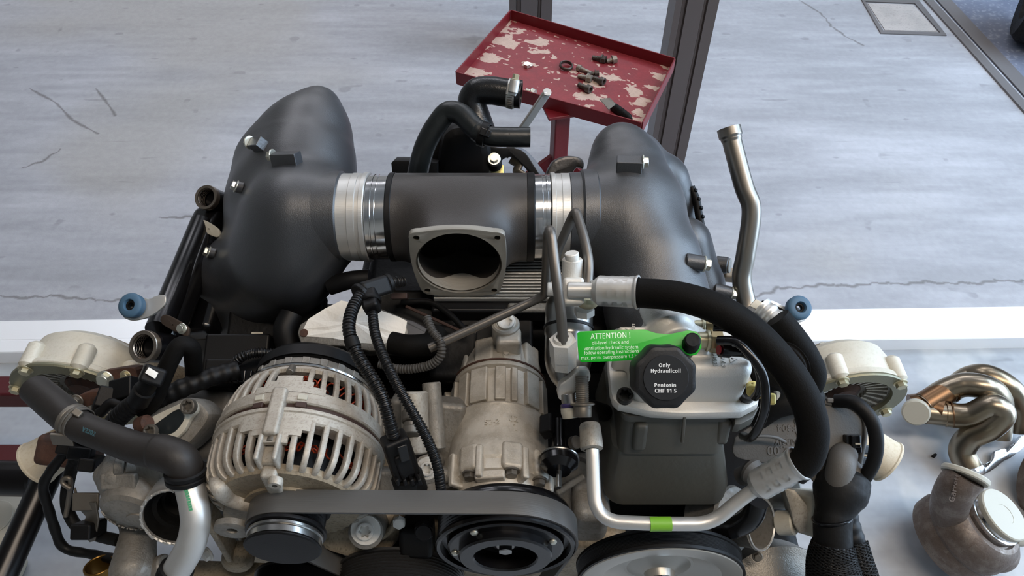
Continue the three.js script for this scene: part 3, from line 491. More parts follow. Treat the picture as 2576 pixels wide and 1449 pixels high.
// ------------------------------------------------------------------ alternator
const ZF = V(0, 0, 1);
{
  const t = thing('alternator', 'dirty aluminium alternator with slotted housing and copper windings showing, left of the compressor', 'alternator');
  const A = V(-0.1865, 0.669, 0), at = z => V(A.x, A.y, z);
  const ring = (pts, seg = 96) => lathe(pts.map(([r, z]) => [r, z]), at(0), ZF, seg, 0.5);
  M.altCast = mat(0xffffff, 1, 0.45, { map: mottled([178, 172, 161], [162, 155, 144], [134, 126, 114], 0.12), roughnessMap: rCast, bumpMap: tMid, bumpScale: 0.00025 });
  // solid middle: two rims with the stator slot between them
  part('rear_housing_ring', ring([[0.058, -0.346], [0.0705, -0.347], [0.0728, -0.345], [0.0728, -0.338], [0.0742, -0.337], [0.0742, -0.3335], [0.0728, -0.3325], [0.062, -0.3325], [0.058, -0.346]]), M.altCast, t);
  part('stator_core', ring([[0.05, -0.336], [0.0712, -0.336], [0.0712, -0.3275], [0.05, -0.3275]]), M.brown, t);
  part('front_housing_ring', ring([[0.058, -0.3285], [0.0728, -0.3285], [0.0742, -0.3275], [0.0742, -0.3245], [0.073, -0.3235], [0.073, -0.317], [0.0715, -0.3155], [0.058, -0.3155]]), M.altCast, t);
  part('rear_crown_ring', ring([[0.054, -0.376], [0.0612, -0.3775], [0.0625, -0.3765], [0.0635, -0.3735], [0.0615, -0.371], [0.054, -0.371]]), M.altCast, t);
  part('bright_ring', ring([[0.058, -0.3805], [0.0615, -0.381], [0.0625, -0.3795], [0.0622, -0.378], [0.058, -0.3775]]), M.polished, t, 'bright rolled edge ring');
  part('slip_ring_housing', ring([[0.04, -0.392], [0.0545, -0.392], [0.056, -0.390], [0.0575, -0.381], [0.04, -0.38]]), M.castGrey, t);
  for (let i = -3; i <= 3; i++) { const a = i * 0.28 + 0.1; part('rear_lug', box(0.007, 0.002, 0.008, at(-0.387).add(V(Math.sin(a) * 0.0565, Math.cos(a) * 0.0565, 0)), V(Math.sin(a), Math.cos(a), 0), ZF, 0.001), M.castGrey, t); }
  part('rear_cover', ring([[0, -0.412], [0.046, -0.412], [0.052, -0.4105], [0.0545, -0.407], [0.0552, -0.396], [0.053, -0.396], [0.05, -0.394], [0, -0.394]]), M.blackPlastic, t, 'black plastic rear cover');
  part('rotor', ring([[0, -0.372], [0.046, -0.372], [0.046, -0.29], [0, -0.29]], 48), M.blackPlastic, t);
  // ribs: rear ones lean in toward the crown ring, front ones turn over the shoulder onto the face
  const rib = (prof, th, w) => { const s = new THREE.Shape(); const inn = prof.map(([z, r], i) => { const a = prof[Math.max(0, i - 1)], b = prof[Math.min(prof.length - 1, i + 1)], dx = b[0] - a[0], dy = b[1] - a[1], L = Math.hypot(dx, dy); return [z + dy / L * th, r - dx / L * th]; }); [...prof, ...inn.reverse()].forEach(([z, r], i) => i ? s.lineTo(z, r) : s.moveTo(z, r)); s.closePath(); const g = extrude(s, w, w * 0.25); g.translate(0, 0, -w / 2); const q = flat(g.applyMatrix4(new THREE.Matrix4().makeBasis(V(0, 0, 1), V(0, 1, 0), V(-1, 0, 0)))); return q; };
  const arc = (z0, r0, z1, r1) => { const o = []; for (let i = 0; i <= 8; i++) { const a = i / 8 * Math.PI / 2; o.push([mix(z0, z1, Math.sin(a)), mix(r1, r0, Math.cos(a))]); } return o; };
  const rearRib = rib([[-0.376, 0.0625], [-0.370, 0.0668], [-0.362, 0.0695], [-0.352, 0.0722], [-0.343, 0.0728]], 0.005, 0.0046);
  const frontRib = rib([[-0.319, 0.073], [-0.306, 0.0728], ...arc(-0.298, 0.0722, -0.279, 0.0575)], 0.006, 0.0050);
  const addRib = (name, geo, a) => { const m = new THREE.Mesh(geo, M.altCast); m.name = name; m.castShadow = m.receiveShadow = true; m.position.copy(at(0)); m.rotation.z = -a; t.add(m); };
  const skipR = a => a > -0.17 && a < 0.12, skipF = a => Math.abs(a + 0.02) < 0.13;
  for (let i = 0; i < 38; i++) { const a = -Math.PI + (i + 0.5) / 38 * Math.PI * 2; if (!skipR(a)) addRib('rear_rib', rearRib, a); }
  for (let i = 0; i < 38; i++) { const a = -Math.PI + (i + 0.3) / 38 * Math.PI * 2; if (!skipF(a)) addRib('front_rib', frontRib, a); }
  const shell = (prof, a0, a1, n = 12) => { const g = new THREE.LatheGeometry(prof.map(([r, z]) => new THREE.Vector2(r, z)), n, a0, a1 - a0); return put(crease(g, 0.5), at(0), ZF, V(0, 1, 0)); };
  // shell() angle 0 lies along hint (+y); positive turns toward +x
  const thick = (z0, z1, r0, r1, a0, a1) => shell([[r0 - 0.004, z0], [r0, z0], [r1, z1], [r1 - 0.004, z1], [r0 - 0.004, z0]], a0, a1);
  part('rear_web', [thick(-0.361, -0.343, 0.0705, 0.0733, -0.16, 0.14), thick(-0.355, -0.343, 0.0720, 0.0732, -0.3, 0.22), thick(-0.350, -0.343, 0.0724, 0.0731, -0.45, 0.36)], M.altCast, t);
  part('front_web', [thick(-0.318, -0.308, 0.0736, 0.0736, -0.36, 0.42), thick(-0.309, -0.303, 0.0735, 0.0733, -0.28, 0.26), thick(-0.304, -0.296, 0.0733, 0.0728, -0.15, 0.12)], M.altCast, t);
  // through-bolt rail on top, with its notch and end boss
  const rail = (x, z0, z1, w, h, r0) => box(w, z1 - z0, h, at((z0 + z1) / 2).add(V(x, r0, 0)), ZF, V(0, 1, 0), 0.003);
  part('bolt_rail', [rail(-0.003, -0.345, -0.301, 0.0125, 0.012, 0.0725), rail(-0.0095, -0.303, -0.28, 0.004, 0.02, 0.066), rail(0.0045, -0.303, -0.28, 0.004, 0.02, 0.066), rail(-0.0025, -0.303, -0.282, 0.014, 0.006, 0.062), box(0.013, 0.012, 0.03, at(-0.279).add(V(-0.0025, 0.045, 0)), ZF, V(0, 1, 0), 0.003)], M.altCast, t);
  part('through_bolt', rod(at(-0.302).add(V(-0.0025, 0.0695, 0)), at(-0.297).add(V(-0.0025, 0.0695, 0)), 0.0042), M.steelDull, t); part('through_bolt', [rod(at(-0.373).add(V(-0.001, 0.066, 0)), at(-0.364).add(V(-0.001, 0.0705, 0)), 0.003)], M.steelDull, t);
  for (const [a, lab] of [[-0.27, 1], [0.21, 1]]) { const g = part('slot_block', box(0.009, 0.005, 0.005, at(-0.3305).add(V(Math.sin(a) * 0.0725, Math.cos(a) * 0.0725, 0)), V(Math.sin(a), Math.cos(a), 0), ZF, 0.0008), M.brown, t); part('spacer', box(0.008, 0.004, 0.005, at(-0.3375).add(V(Math.sin(a) * 0.0735, Math.cos(a) * 0.0735, 0)), V(Math.sin(a), Math.cos(a), 0), ZF, 0.0008), M.ivory, g); }
  // front face: ring, spokes and the mounting plate
  part('front_face', [ring([[0.034, -0.2775], [0.0575, -0.2775], [0.0595, -0.28], [0.0595, -0.285], [0.034, -0.283]]), ring([[0.02, -0.283], [0.036, -0.283], [0.036, -0.275], [0.02, -0.275]])], M.castDirty, t);
  part('mounting_plate', sweep(smooth([[547, 1196], [551, 1225], [580, 1254], [650, 1272], [690, 1262], [722, 1240]].map(([x, y], i) => onPlane(x, y, at(i ? -0.276 : -0.29), ZF))), u => 0.0068, { squash: 0.7, seg: 70 }), M.altCast, t);
  part('mounting_ear', [outline([[566, 1262], [560, 1300], [575, 1330], [620, 1340], [640, 1310], [650, 1278], [600, 1262]], at(-0.275), ZF, 0.02, { bevel: 0.002 })], M.castDirty, t);
  part('pivot_bushing', lathe([[0.004, 0], [0.009, 0], [0.0145, 0.001], [0.0145, 0.006], [0.012, 0.007], [0.0045, 0.006], [0.004, 0.002]], onPlane(588, 1318, at(-0.262), ZF), ZF, 36), M.castGrey, t);
  part('terminal_boss', lathe([[0.002, 0], [0.0055, 0], [0.006, 0.003], [0.005, 0.006], [0.002, 0.006]], onPlane(695, 1205, at(-0.274), ZF), ZF, 24), M.altCast, t);
  // copper windings: bundles of wire loops behind the slots
  const w = []; for (let i = 0; i < 54; i++) { const z0 = i % 2 ? -0.357 : -0.305, a0 = -1.5 + rnd() * 3, q = []; for (let k = 0; k <= 5; k++) { const a = a0 + k * 0.055, r = 0.0535 + Math.sin(k / 5 * Math.PI) * 0.009 + rnd() * 0.001; q.push(at(z0 + (rnd() - 0.5) * 0.008 + Math.sin(k / 5 * Math.PI) * 0.007 * (i % 2 ? -1 : 1)).add(V(Math.sin(a) * r, Math.cos(a) * r, 0))); } w.push(sweep(q, 0.0008, { seg: 14, radial: 6 })); }
  part('copper_winding', w, M.copper, t).userData.kind = 'stuff';
  // its pulley
  const pz = -0.2765, pu = part('pulley', lathe([[0, 0], [0.0285, 0], [0.033, 0.0005], [0.033, 0.002], [0.0285, 0.0025], ...Array.from({ length: 13 }, (_, i) => [0.0285 + (i % 2 ? 0.0016 : 0), 0.003 + i * 0.0013]), [0.0325, 0.0198], [0.0325, 0.0225], [0.029, 0.0232], [0, 0.0232]], at(pz).setX(A.x + 0.0025), ZF, 64, 0.5), M.darkMetal, t, 'dark grooved pulley');
  part('pulley_ring', lathe([[0.02, 0], [0.0295, 0], [0.0305, 0.0008], [0.0305, 0.0028], [0.029, 0.0035], [0.0298, 0.0045], [0.0298, 0.009], [0.028, 0.01], [0.02, 0.01]], at(pz + 0.0232).setX(A.x + 0.0025), ZF, 64, 0.5), M.steel, pu, 'bright steel front ring');
  part('dust_cap', lathe([[0, 0], [0.0302, 0], [0.0308, 0.0008], [0.0308, 0.0016], [0.0296, 0.0026], [0.015, 0.0032], [0, 0.0034]], at(pz + 0.033).setX(A.x + 0.0025), ZF, 64, 0.5), M.blackPlastic, pu, 'flat black cap');
}
// ------------------------------------------------------------------ air conditioning compressor
{
  const t = thing('compressor', 'weathered cast aluminium air conditioning compressor standing between the alternator and the reservoir', 'compressor');
  const C = V(-0.0125, 0.6375, 0), at = (z, x = C.x) => V(x, C.y, z), Rb = 0.0462;
  const ring = (pts, seg = 80) => lathe(pts, at(0), ZF, seg, 0.5);
  M.compCast = mat(0xffffff, 1, 0.4, { map: mottled([190, 184, 173], [172, 165, 153], [200, 195, 184], 0.07), roughnessMap: rCast, bumpMap: tMid, bumpScale: 0.0004 });
  part('rear_head', ring([[0, -0.455], [0.024, -0.455], [0.036, -0.452], [0.040, -0.446], [0.0425, -0.43], [0.0452, -0.4205], [0, -0.4205]]), M.compCast, t);
  const hd = []; for (const a of [-1.05, -0.35, 0.3, 0.85]) hd.push(box(0.02, 0.008, 0.028, at(-0.435).add(V(Math.sin(a) * 0.0405, Math.cos(a) * 0.0405, 0)), V(Math.sin(a), Math.cos(a), 0), ZF, 0.003)); part('head_boss', hd, M.compCast, t);
  part('head_gasket', ring([[0.03, -0.4205], [0.0466, -0.4205], [0.0466, -0.4188], [0.03, -0.4188]]), M.rust, t, 'brown gasket line');
  part('cylinder_body', ring([[0, -0.4188], [0.0455, -0.4188], [0.0462, -0.4175], [0.0462, -0.414], [0.0428, -0.412], [0.0428, -0.3745], [0.0462, -0.3725], [0.0468, -0.3705], [0.0462, -0.3685], [0.0462, -0.336], [0.0472, -0.333], [0.0472, -0.318], [0.0455, -0.315], [0, -0.315]]), M.compCast, t);
  for (const [a, w] of [[-1.3, 0.017], [-0.82, 0.012], [-0.42, 0.017], [0.04, 0.010], [0.33, 0.006], [0.78, 0.016], [1.25, 0.016]]) part('raised_pad', box(w, 0.0055, 0.037, at(-0.393).add(V(Math.sin(a) * 0.0442, Math.cos(a) * 0.0442, 0)), V(Math.sin(a), Math.cos(a), 0), ZF, 0.0012), M.compCast, t);
  for (const [a, z, w, l] of [[0.15, -0.4365, 0.007, 0.007], [0.15, -0.428, 0.006, 0.006]]) part('cast_mark', rod(at(z).add(V(Math.sin(a) * 0.043, Math.cos(a) * 0.043, 0)), at(z).add(V(Math.sin(a) * 0.0462, Math.cos(a) * 0.0462, 0)), 0.003), M.compCast, t);
  // front flange: scalloped lobes that house the bolts
  for (const a of [-1.15, -0.55, 0.28, 0.95, 1.6, -1.75]) {
    const d = V(Math.sin(a), Math.cos(a), 0), g = part('bolt_lobe', [box(0.019, 0.013, 0.026, at(-0.318).addScaledVector(d, 0.0435), d, ZF, 0.004), box(0.006, 0.015, 0.03, at(-0.312).addScaledVector(V(Math.sin(a + 0.23), Math.cos(a + 0.23), 0), 0.044), V(Math.sin(a + 0.23), Math.cos(a + 0.23), 0), ZF, 0.002)], M.compCast, t);
    hexBolt(g, at(-0.3045).addScaledVector(d, 0.0445), ZF, 0.0052, M.steelDull);
  }
  part('front_cover', ring([[0, -0.318], [0.0455, -0.318], [0.0455, -0.306], [0.0405, -0.303], [0.039, -0.292], [0, -0.292]]), M.compCast, t);
  part('cast_window', box(0.026, 0.008, 0.008, at(-0.300).addScaledVector(V(-0.14, 0.99, 0), 0.0425), V(-0.14, 0.99, 0), ZF, 0.002), M.compCast, t);
  // ear at the back with its screw
  const e = H(1272, 812, 0.70); part('mounting_ear', [rod(e.clone().add(V(0, -0.05, 0.004)), e, 0.0135, 32), box(0.024, 0.05, 0.02, e.clone().add(V(0.003, -0.028, 0.012)), V(0, 1, 0), ZF, 0.004)], M.compCast, t);
  capScrew(t, e.clone(), V(0, 1, 0.25), 0.0085, M.castClean, { washer: 1.15, h: 0.6 });
  // cast-in characters on the barrel
  const font = await new FontLoader().loadAsync('fonts/droid/droid_sans_bold.typeface.json');
  const tg = []; const emboss = (str, size, a, z) => { const g = new TextGeometry(str, { font, size, depth: 0.0012, curveSegments: 3 }); g.computeBoundingBox(); g.translate(-g.boundingBox.max.x / 2, 0, 0); const up = V(Math.sin(a), Math.cos(a), 0), x = V(Math.cos(a), -Math.sin(a), 0); tg.push(g.applyMatrix4(new THREE.Matrix4().makeBasis(x, V(0, 0, -1), up).setPosition(at(z).addScaledVector(up, 0.0457)))); };
  emboss('52-2', 0.005, -0.12, -0.348); emboss('02', 0.006, 0.3, -0.352); emboss('1', 0.008, 0.32, -0.343);
  part('cast_lettering', tg, M.compCast, t);
  for (const [x, y, r] of [[1118, 1000, 0.0055], [1115, 1082, 0.005]]) part('side_lug', rod(H(x, y, 0.63), H(x + 60, y, 0.625), r), M.compCast, t);
  // clutch pulley
  const px = -0.0055, cl0 = part('clutch_pulley', lathe([[0, -0.288], [0.052, -0.288], [0.056, -0.2865], [0.058, -0.2835], [0.0588, -0.281], [0.0588, -0.2785], [0.0565, -0.278], ...Array.from({ length: 13 }, (_, i) => [0.0565 + (i % 2 ? 0.0018 : 0), -0.277 + i * 0.0015]), [0.0594, -0.2575], [0.0594, -0.2545], [0.058, -0.2535], [0.0552, -0.2545], [0.0545, -0.262], [0.050, -0.263], [0.049, -0.2545], [0.047, -0.2535], [0.0395, -0.2535], [0.0395, -0.2475], [0.038, -0.246], [0.0275, -0.246], [0.0262, -0.2475], [0.0262, -0.262], [0.012, -0.264], [0.0115, -0.258], [0, -0.258]].map(([r, z]) => [r, z]), V(px, C.y, 0), ZF, 96, 0.45), M.blackGloss, t, 'gloss black clutch pulley');
  for (const a of [-0.62, 1.15, 2.9, 4.6]) part('rivet', lathe([[0, 0.0024], [0.002, 0.0022], [0.0032, 0.001], [0.0034, -0.002]].reverse(), V(px + Math.sin(a) * 0.0432, C.y + Math.cos(a) * 0.0432, -0.2535), ZF, 20), M.zinc, cl0);
  hexBolt(cl0, V(px, C.y, -0.258), ZF, 0.0062, M.steel, { name: 'shaft_bolt' });
}
// ------------------------------------------------------------------ drive belt and the lower pulleys
function hullLoop(circles, off) {                      // convex loop round circles, sampled counter-clockwise
  const pts = []; circles.forEach(([x, y, r]) => { for (let i = 0; i < 180; i++) { const a = i / 180 * Math.PI * 2; pts.push(new THREE.Vector2(x + Math.cos(a) * (r + off), y + Math.sin(a) * (r + off))); } });
  pts.sort((a, b) => a.x - b.x || a.y - b.y); const cr = (o, a, b) => (a.x - o.x) * (b.y - o.y) - (a.y - o.y) * (b.x - o.x), lo = [], up = [];
  for (const p of pts) { while (lo.length > 1 && cr(lo[lo.length - 2], lo[lo.length - 1], p) <= 0) lo.pop(); lo.push(p); }
  for (const p of pts.reverse()) { while (up.length > 1 && cr(up[up.length - 2], up[up.length - 1], p) <= 0) up.pop(); up.push(p); }
  lo.pop(); up.pop(); return [...lo, ...up];
}
{
  const cs = [[-0.184, 0.669, 0.0302], [-0.0055, 0.6375, 0.0586], [-0.04, 0.5, 0.06]], s = new THREE.Shape(hullLoop(cs, 0.0032)); s.holes.push(new THREE.Path(hullLoop(cs, 0.0002)));
  const g = extrude(s, 0.0195, 0.0004); g.translate(0, 0, -0.2765);
  single('drive_belt', g, M.belt, 'flat black ribbed drive belt running from the alternator pulley over the compressor pulley', 'belt');
}
function discPulley(name, label, c, r, m, mf, w, face, groove = 0.0018, pitch = 0.0017) {
  const t = thing(name, label, 'pulley');
  const n = Math.round(w / pitch), gr = Array.from({ length: n * 2 + 1 }, (_, i) => [r - groove + (i % 2 ? groove : 0), 0.003 + i * (w - 0.006) / (n * 2)]);
  part('grooved_rim', lathe([[r - 0.012, 0], [r + 0.001, 0], [r + 0.001, 0.0025], ...gr, [r + 0.001, w - 0.0025], [r + 0.001, w], [r - 0.004, w], [r - 0.006, w - 0.006], [r - 0.012, w - 0.006]], c, ZF, 96, 0.4), m, t);
  part('face_disc', lathe(face(r, w), c, ZF, 96, 0.4), mf, t);
  return t;
}
{
  const p3 = onPlane(1655, 1414, V(0, 0, -0.265), ZF);
  const t = discPulley('steering_pump_pulley', 'large pulley with a dished silver face and black rim below the reservoir', p3, 0.0735, M.blackPlastic, mat(0xaaa79f, 0.34, 0.6), 0.017, (r, w) => [[0, 0.004], [0.0725, 0.004], [0.0725, 0.0165], [0.0712, 0.0178], [0.062, 0.0178], [0.054, 0.016], [0.045, 0.009], [0.03, 0.0035], [0.014, 0.010], [0.012, 0.016], [0, 0.016]], 0.0004);
  part('hub_nut', hexGeo(0.011, 0.012, p3.clone().add(V(0, 0, 0.014)), ZF), M.steel, t);
}
{
  const p = onPlane(1010, 1440, V(0, 0, -0.27), ZF);
  discPulley('crank_pulley', 'black multi-groove pulley at the bottom edge, between the two lower bolts', p, 0.059, mat(0x434343, 0.38, 0.6), M.blackGloss, 0.03, (r, w) => [[0, 0.004], [0.048, 0.004], [0.047, 0.031], [0.042, 0.031], [0.036, 0.026], [0, 0.024]], 0.0025, 0.0035);
  const q = onPlane(757, 1452, V(0, 0, -0.262), ZF);
  discPulley('idler_pulley', 'gloss black smooth pulley at the bottom edge under the alternator pulley', q, 0.041, M.darkMetal, M.blackGloss, 0.024, (r, w) => [[0, 0.004], [0.03, 0.004], [0.029, 0.024], [0.026, 0.022], [0.02, 0.026], [0.009, 0.027], [0.008, 0.03], [0, 0.03]]);
}
// ------------------------------------------------------------------ hydraulic reservoir with its cap, tag and lines
const rbox = (x0, x1, y0, y1, z0, z1, r) => p => { const qx = Math.abs(p.x - (x0 + x1) / 2) - (x1 - x0) / 2 + r, qy = Math.abs(p.y - (y0 + y1) / 2) - (y1 - y0) / 2 + r, qz = Math.abs(p.z - (z0 + z1) / 2) - (z1 - z0) / 2 + r; return Math.hypot(Math.max(qx, 0), Math.max(qy, 0), Math.max(qz, 0)) + Math.min(Math.max(qx, qy, qz), 0) - r; };
const capf = (a, b, ra, rb) => p => cap(p, a, b, ra, rb);
const cyl = (a, b, r, e = 0.001) => { const d = b.clone().sub(a), L = d.length(); d.normalize(); return p => { const q = p.clone().sub(a), t = q.dot(d), w = Math.sqrt(Math.max(0, q.lengthSq() - t * t)) - r + e, u = Math.abs(t - L / 2) - L / 2 + e; return Math.hypot(Math.max(w, 0), Math.max(u, 0)) + Math.min(Math.max(w, u), 0) - e; }; };
const union = (fs, k) => p => { let d = 1e9; for (const f of fs) d = smin(d, f(p), k); return d; };
function planarUV(g, o, xa, ya, w, h) { if (g.index) g = g.toNonIndexed(); const p = g.attributes.position, uv = new Float32Array(p.count * 2), q = V(); for (let i = 0; i < p.count; i++) { q.fromBufferAttribute(p, i).sub(o); uv[2 * i] = q.dot(xa) / w; uv[2 * i + 1] = q.dot(ya) / h; } g.setAttribute('uv', new THREE.BufferAttribute(uv, 2)); g.userData.keepUv = true; return g; }
function canvasTex(w, h, draw) { const c = document.createElement('canvas'); c.width = w; c.height = h; draw(c.getContext('2d'), w, h); const t = new THREE.CanvasTexture(c); t.colorSpace = THREE.SRGBColorSpace; return t; }
const xAt = (px, y, h) => H(px, y, h).x, zAt = (y, h) => H(1288, y, h).z;
{
  const t = thing('hydraulic_reservoir', 'hydraulic fluid reservoir with bright cast lid, dark grey tank and big black screw cap', 'reservoir');
  const F = 0.74;
  part('lid_flange', outline([[1536, 985], [1542, 1005], [1556, 1018], [1640, 1036], [1720, 1040], [1868, 1037], [1908, 1016], [1912, 992], [1892, 950], [1872, 880], [1850, 835], [1565, 835], [1528, 900]], V(0, F, 0), V(0, 1, 0), 0.011, { round: false, bevel: 0.003 }), M.castClean, t);
  const zf = zAt(1012, F), z2 = zAt(868, 0.783), zb = -0.43;
  const fs = [
    rbox(xAt(1612, 1000, F), xAt(1868, 1000, F), F - 0.01, 0.783, z2 - 0.03, zf, 0.009),
    rbox(xAt(1590, 950, 0.76), xAt(1700, 950, 0.76), F - 0.01, 0.772, z2 - 0.02, zf + 0.001, 0.012),
    rbox(xAt(1552, 830, 0.797), xAt(1780, 830, 0.797), F, 0.797, zAt(815, 0.797), z2 - 0.004, 0.005),
    rbox(xAt(1690, 850, 0.796), xAt(1772, 850, 0.796), F, 0.796, z2 - 0.03, z2 + 0.004, 0.008),
  ];
  const nk = [H(1700, 862, 0.792), H(1655, 765, 0.792)];
  fs.push(cyl(nk[0], nk[1], 0.0165, 0.002), cyl(nk[0].clone().lerp(nk[1], 0.25), nk[0].clone().lerp(nk[1], 0.36), 0.0185, 0.003));
  fs.push(cyl(H(1762, 818, 0.788), H(1690, 818, 0.788), 0.0105, 0.002), cyl(H(1774, 856, 0.786), H(1700, 856, 0.786), 0.0115, 0.002));
  part('lid', field(union(fs, 0.0045), V(0.075, F - 0.014, -0.47), V(0.2, 0.83, zf + 0.008), 0.0021), M.castClean, t);
  for (const [x, y] of [[1571, 1001], [1876, 998]]) capScrew(t, H(x, y, F), V(0, 1, 0.05), 0.0068, mat(0x2c2b2a, 0.4, 0.5), { h: 0.9, label: 'black star screw' });
  // cast-in marks on the lid's right shoulder and back
  const font = await new FontLoader().loadAsync('fonts/droid/droid_sans_bold.typeface.json'), tg = [];
  const em = (s, size, at, x, n) => { const g = new TextGeometry(s, { font, size, depth: 0.0006, curveSegments: 2 }); const z = n.clone().normalize(), xx = x.clone().normalize(), y = z.clone().cross(xx); tg.push(g.applyMatrix4(new THREE.Matrix4().makeBasis(xx, y, z).setPosition(at))); };
  em('150417 30%', 0.0032, H(1805, 922, 0.7832), V(0.15, 0, -1), V(0, 1, 0)); em('6 7 CENT', 0.0034, H(1826, 924, 0.7832), V(0.15, 0, -1), V(0, 1, 0)); em('997', 0.0026, H(1580, 842, 0.7972), V(0.1, 0, -1), V(0, 1, 0)); em('14 711', 0.0026, H(1598, 842, 0.7972), V(0.1, 0, -1), V(0, 1, 0));
  part('cast_lettering', tg, M.castClean, t);
  const tri = [[1834, 896], [1855, 902], [1838, 912]]; part('cast_triangle', outline(tri, V(0, 0.7838, 0), V(0, 1, 0), 0.0008, { round: false, holes: [[[1838, 899], [1848, 902], [1840, 907]]], bevel: 0.0001 }), M.castClean, t);
  // tank: stacked rounded sections
  const sec = (h, x0, x1, z0, z1, r) => { const o = []; for (let c = 0; c < 4; c++) for (let i = 0; i <= 6; i++) { const a = (c + i / 6) * Math.PI / 2, sx = c === 0 || c === 3 ? 1 : -1, sz = c < 2 ? 1 : -1; o.push([(sx > 0 ? x1 - r : x0 + r) + Math.cos(a) * r, h, (sz > 0 ? z1 - r : z0 + r) + Math.sin(a) * r]); } return o; };
  const loft = S => { const n = S[0].length, pos = S.flat(2), idx = []; for (let i = 0; i + 1 < S.length; i++) for (let k = 0; k < n; k++) { const a = i * n + k, b = i * n + (k + 1) % n; idx.push(a, b, a + n, b, b + n, a + n); } for (const [s, f] of [[0, 1], [S.length - 1, 0]]) { const c = S[s].reduce((q, v) => [q[0] + v[0] / n, v[1], q[2] + v[2] / n], [0, 0, 0]), m = pos.length / 3; pos.push(...c); for (let k = 0; k < n; k++) { const a = s * n + k, b = s * n + (k + 1) % n; f ? idx.push(m, b, a) : idx.push(m, a, b); } } const g = new THREE.BufferGeometry(); g.setAttribute('position', new THREE.Float32BufferAttribute(pos, 3)); g.setIndex(idx); return crease(g, 0.5); };
  part('tank', loft([sec(0.729, 0.089, 0.182, -0.42, -0.3275, 0.008), sec(0.722, 0.090, 0.182, -0.42, -0.3265, 0.008), sec(0.7215, 0.092, 0.1785, -0.42, -0.3285, 0.009), sec(0.687, 0.0905, 0.181, -0.42, -0.3165, 0.009), sec(0.685, 0.0865, 0.183, -0.42, -0.3185, 0.012), sec(0.640, 0.0815, 0.194, -0.42, -0.3035, 0.014), sec(0.626, 0.0835, 0.194, -0.42, -0.300, 0.016), sec(0.62, 0.09, 0.188, -0.41, -0.306, 0.016)]), M.tank, t, 'dark grey smoky plastic tank');
  part('tank_rib', [bar(onPlane(1722, 1046, V(0, 0, -0.3245), ZF), onPlane(1716, 1112, V(0, 0, -0.3175), ZF), 0.0028, 0.003, ZF), box(0.012, 0.03, 0.012, V(0.107, 0.706, -0.324), V(0, 1, -0.25), ZF, 0.004), box(0.012, 0.03, 0.01, V(0.177, 0.708, -0.328), V(0, 1, -0.25), ZF, 0.004)], M.tank, t);
  part('tank_ear', outline([[1848, 1040], [1910, 1022], [1896, 1050], [1862, 1068], [1848, 1068]], V(0, F - 0.012, 0), V(0, 1, 0), 0.012, { round: false }), M.tank, t);
  // screw cap
  const n = V(0.02, 0.74, 0.67).normalize(), cc = P(1675, 950, 0.515), ux = V(1, 0, 0).addScaledVector(n, -n.x).normalize(), uy = n.clone().cross(ux), MX = new THREE.Matrix4().makeBasis(ux, uy, n);
  const oct = R0 => { const s = new THREE.Shape(); for (let i = 0; i < 96; i++) { const a = i / 96 * Math.PI * 2, r = R0 * (0.935 + 0.065 * Math.pow(0.5 + 0.5 * Math.cos(8 * (a - Math.PI / 8)), 1.25)); i ? s.lineTo(r * Math.cos(a), r * Math.sin(a)) : s.moveTo(r, 0); } s.closePath(); return s; };
  const g = extrude(oct(0.0231), 0.022, 0.003); g.translate(0, 0, -0.022); g.applyMatrix4(MX).translate(cc.x, cc.y, cc.z);
  const cp = part('screw_cap', [g, rod(cc.clone().addScaledVector(n, -0.05), cc.clone().addScaledVector(n, -0.02), 0.017, 40)], M.capBlack, t, 'black eight-sided screw cap');
  const tx = canvasTex(512, 512, (c, w) => { c.fillStyle = '#151618'; c.fillRect(0, 0, w, w); c.fillStyle = '#d9d9d6'; c.textAlign = 'center'; c.font = 'bold 58px sans-serif'; c.fillText('Only', 236, 138); c.fillText('Hydraulicoil', 252, 200); c.fillText('Pentosin', 246, 356); c.font = 'bold 60px sans-serif'; c.fillText('CHF 11 S', 250, 420); });
  const disc = lathe([[0, 0.0008], [0.0157, 0.0008], [0.016, 0.0004], [0.016, -0.001], [0, -0.001]].reverse(), cc.clone().addScaledVector(n, 0.0001), n, 64);
  part('cap_print', planarUV(disc, cc.clone().addScaledVector(ux, -0.0162).addScaledVector(uy, -0.0162), ux, uy, 0.0324, 0.0324), mat(0xffffff, 0.62, 0, { phys: true, specularIntensity: 0.6, map: tx }), cp, 'printed round face');
  // bleed nipple with black cap
  const na = H(1734, 873, 0.811), nb = P(1747, 848, 0.53);
  part('bleed_nipple', rod(na.clone().add(V(-0.002, -0.022, -0.004)), na, 0.0055), M.steelDull, t);
  part('nipple_cap', lathe([[0, 0.0165], [0.0048, 0.0165], [0.0059, 0.0155], [0.0063, 0.011], [0.0068, 0.001], [0.007, 0], [0, 0]].reverse(), na, nb.clone().sub(na), 36), M.rubber, t, 'black rubber nipple cap');
  // brass unions on the right of the lid
  for (const [x, y, h, s] of [[1768, 822, 0.794, 0.0072], [1780, 857, 0.794, 0.009]]) { const a = H(x, y, h), b = H(x + 26, y + 2, h), d = b.clone().sub(a).normalize(); const u = part('brass_union', [rod(a.clone().addScaledVector(d, -0.008), a.clone().addScaledVector(d, 0.003), s * 0.72), rod(a.clone().addScaledVector(d, -0.001), a.clone().addScaledVector(d, 0.001), s * 0.95)], M.zincYellow, t); part('union_nut', hexGeo(s, s * 0.95, a.clone().addScaledVector(d, 0.002), d, V(0, 1, 0.3)), mat(0xb3a27c, 0.3, 0.9), u); }
}
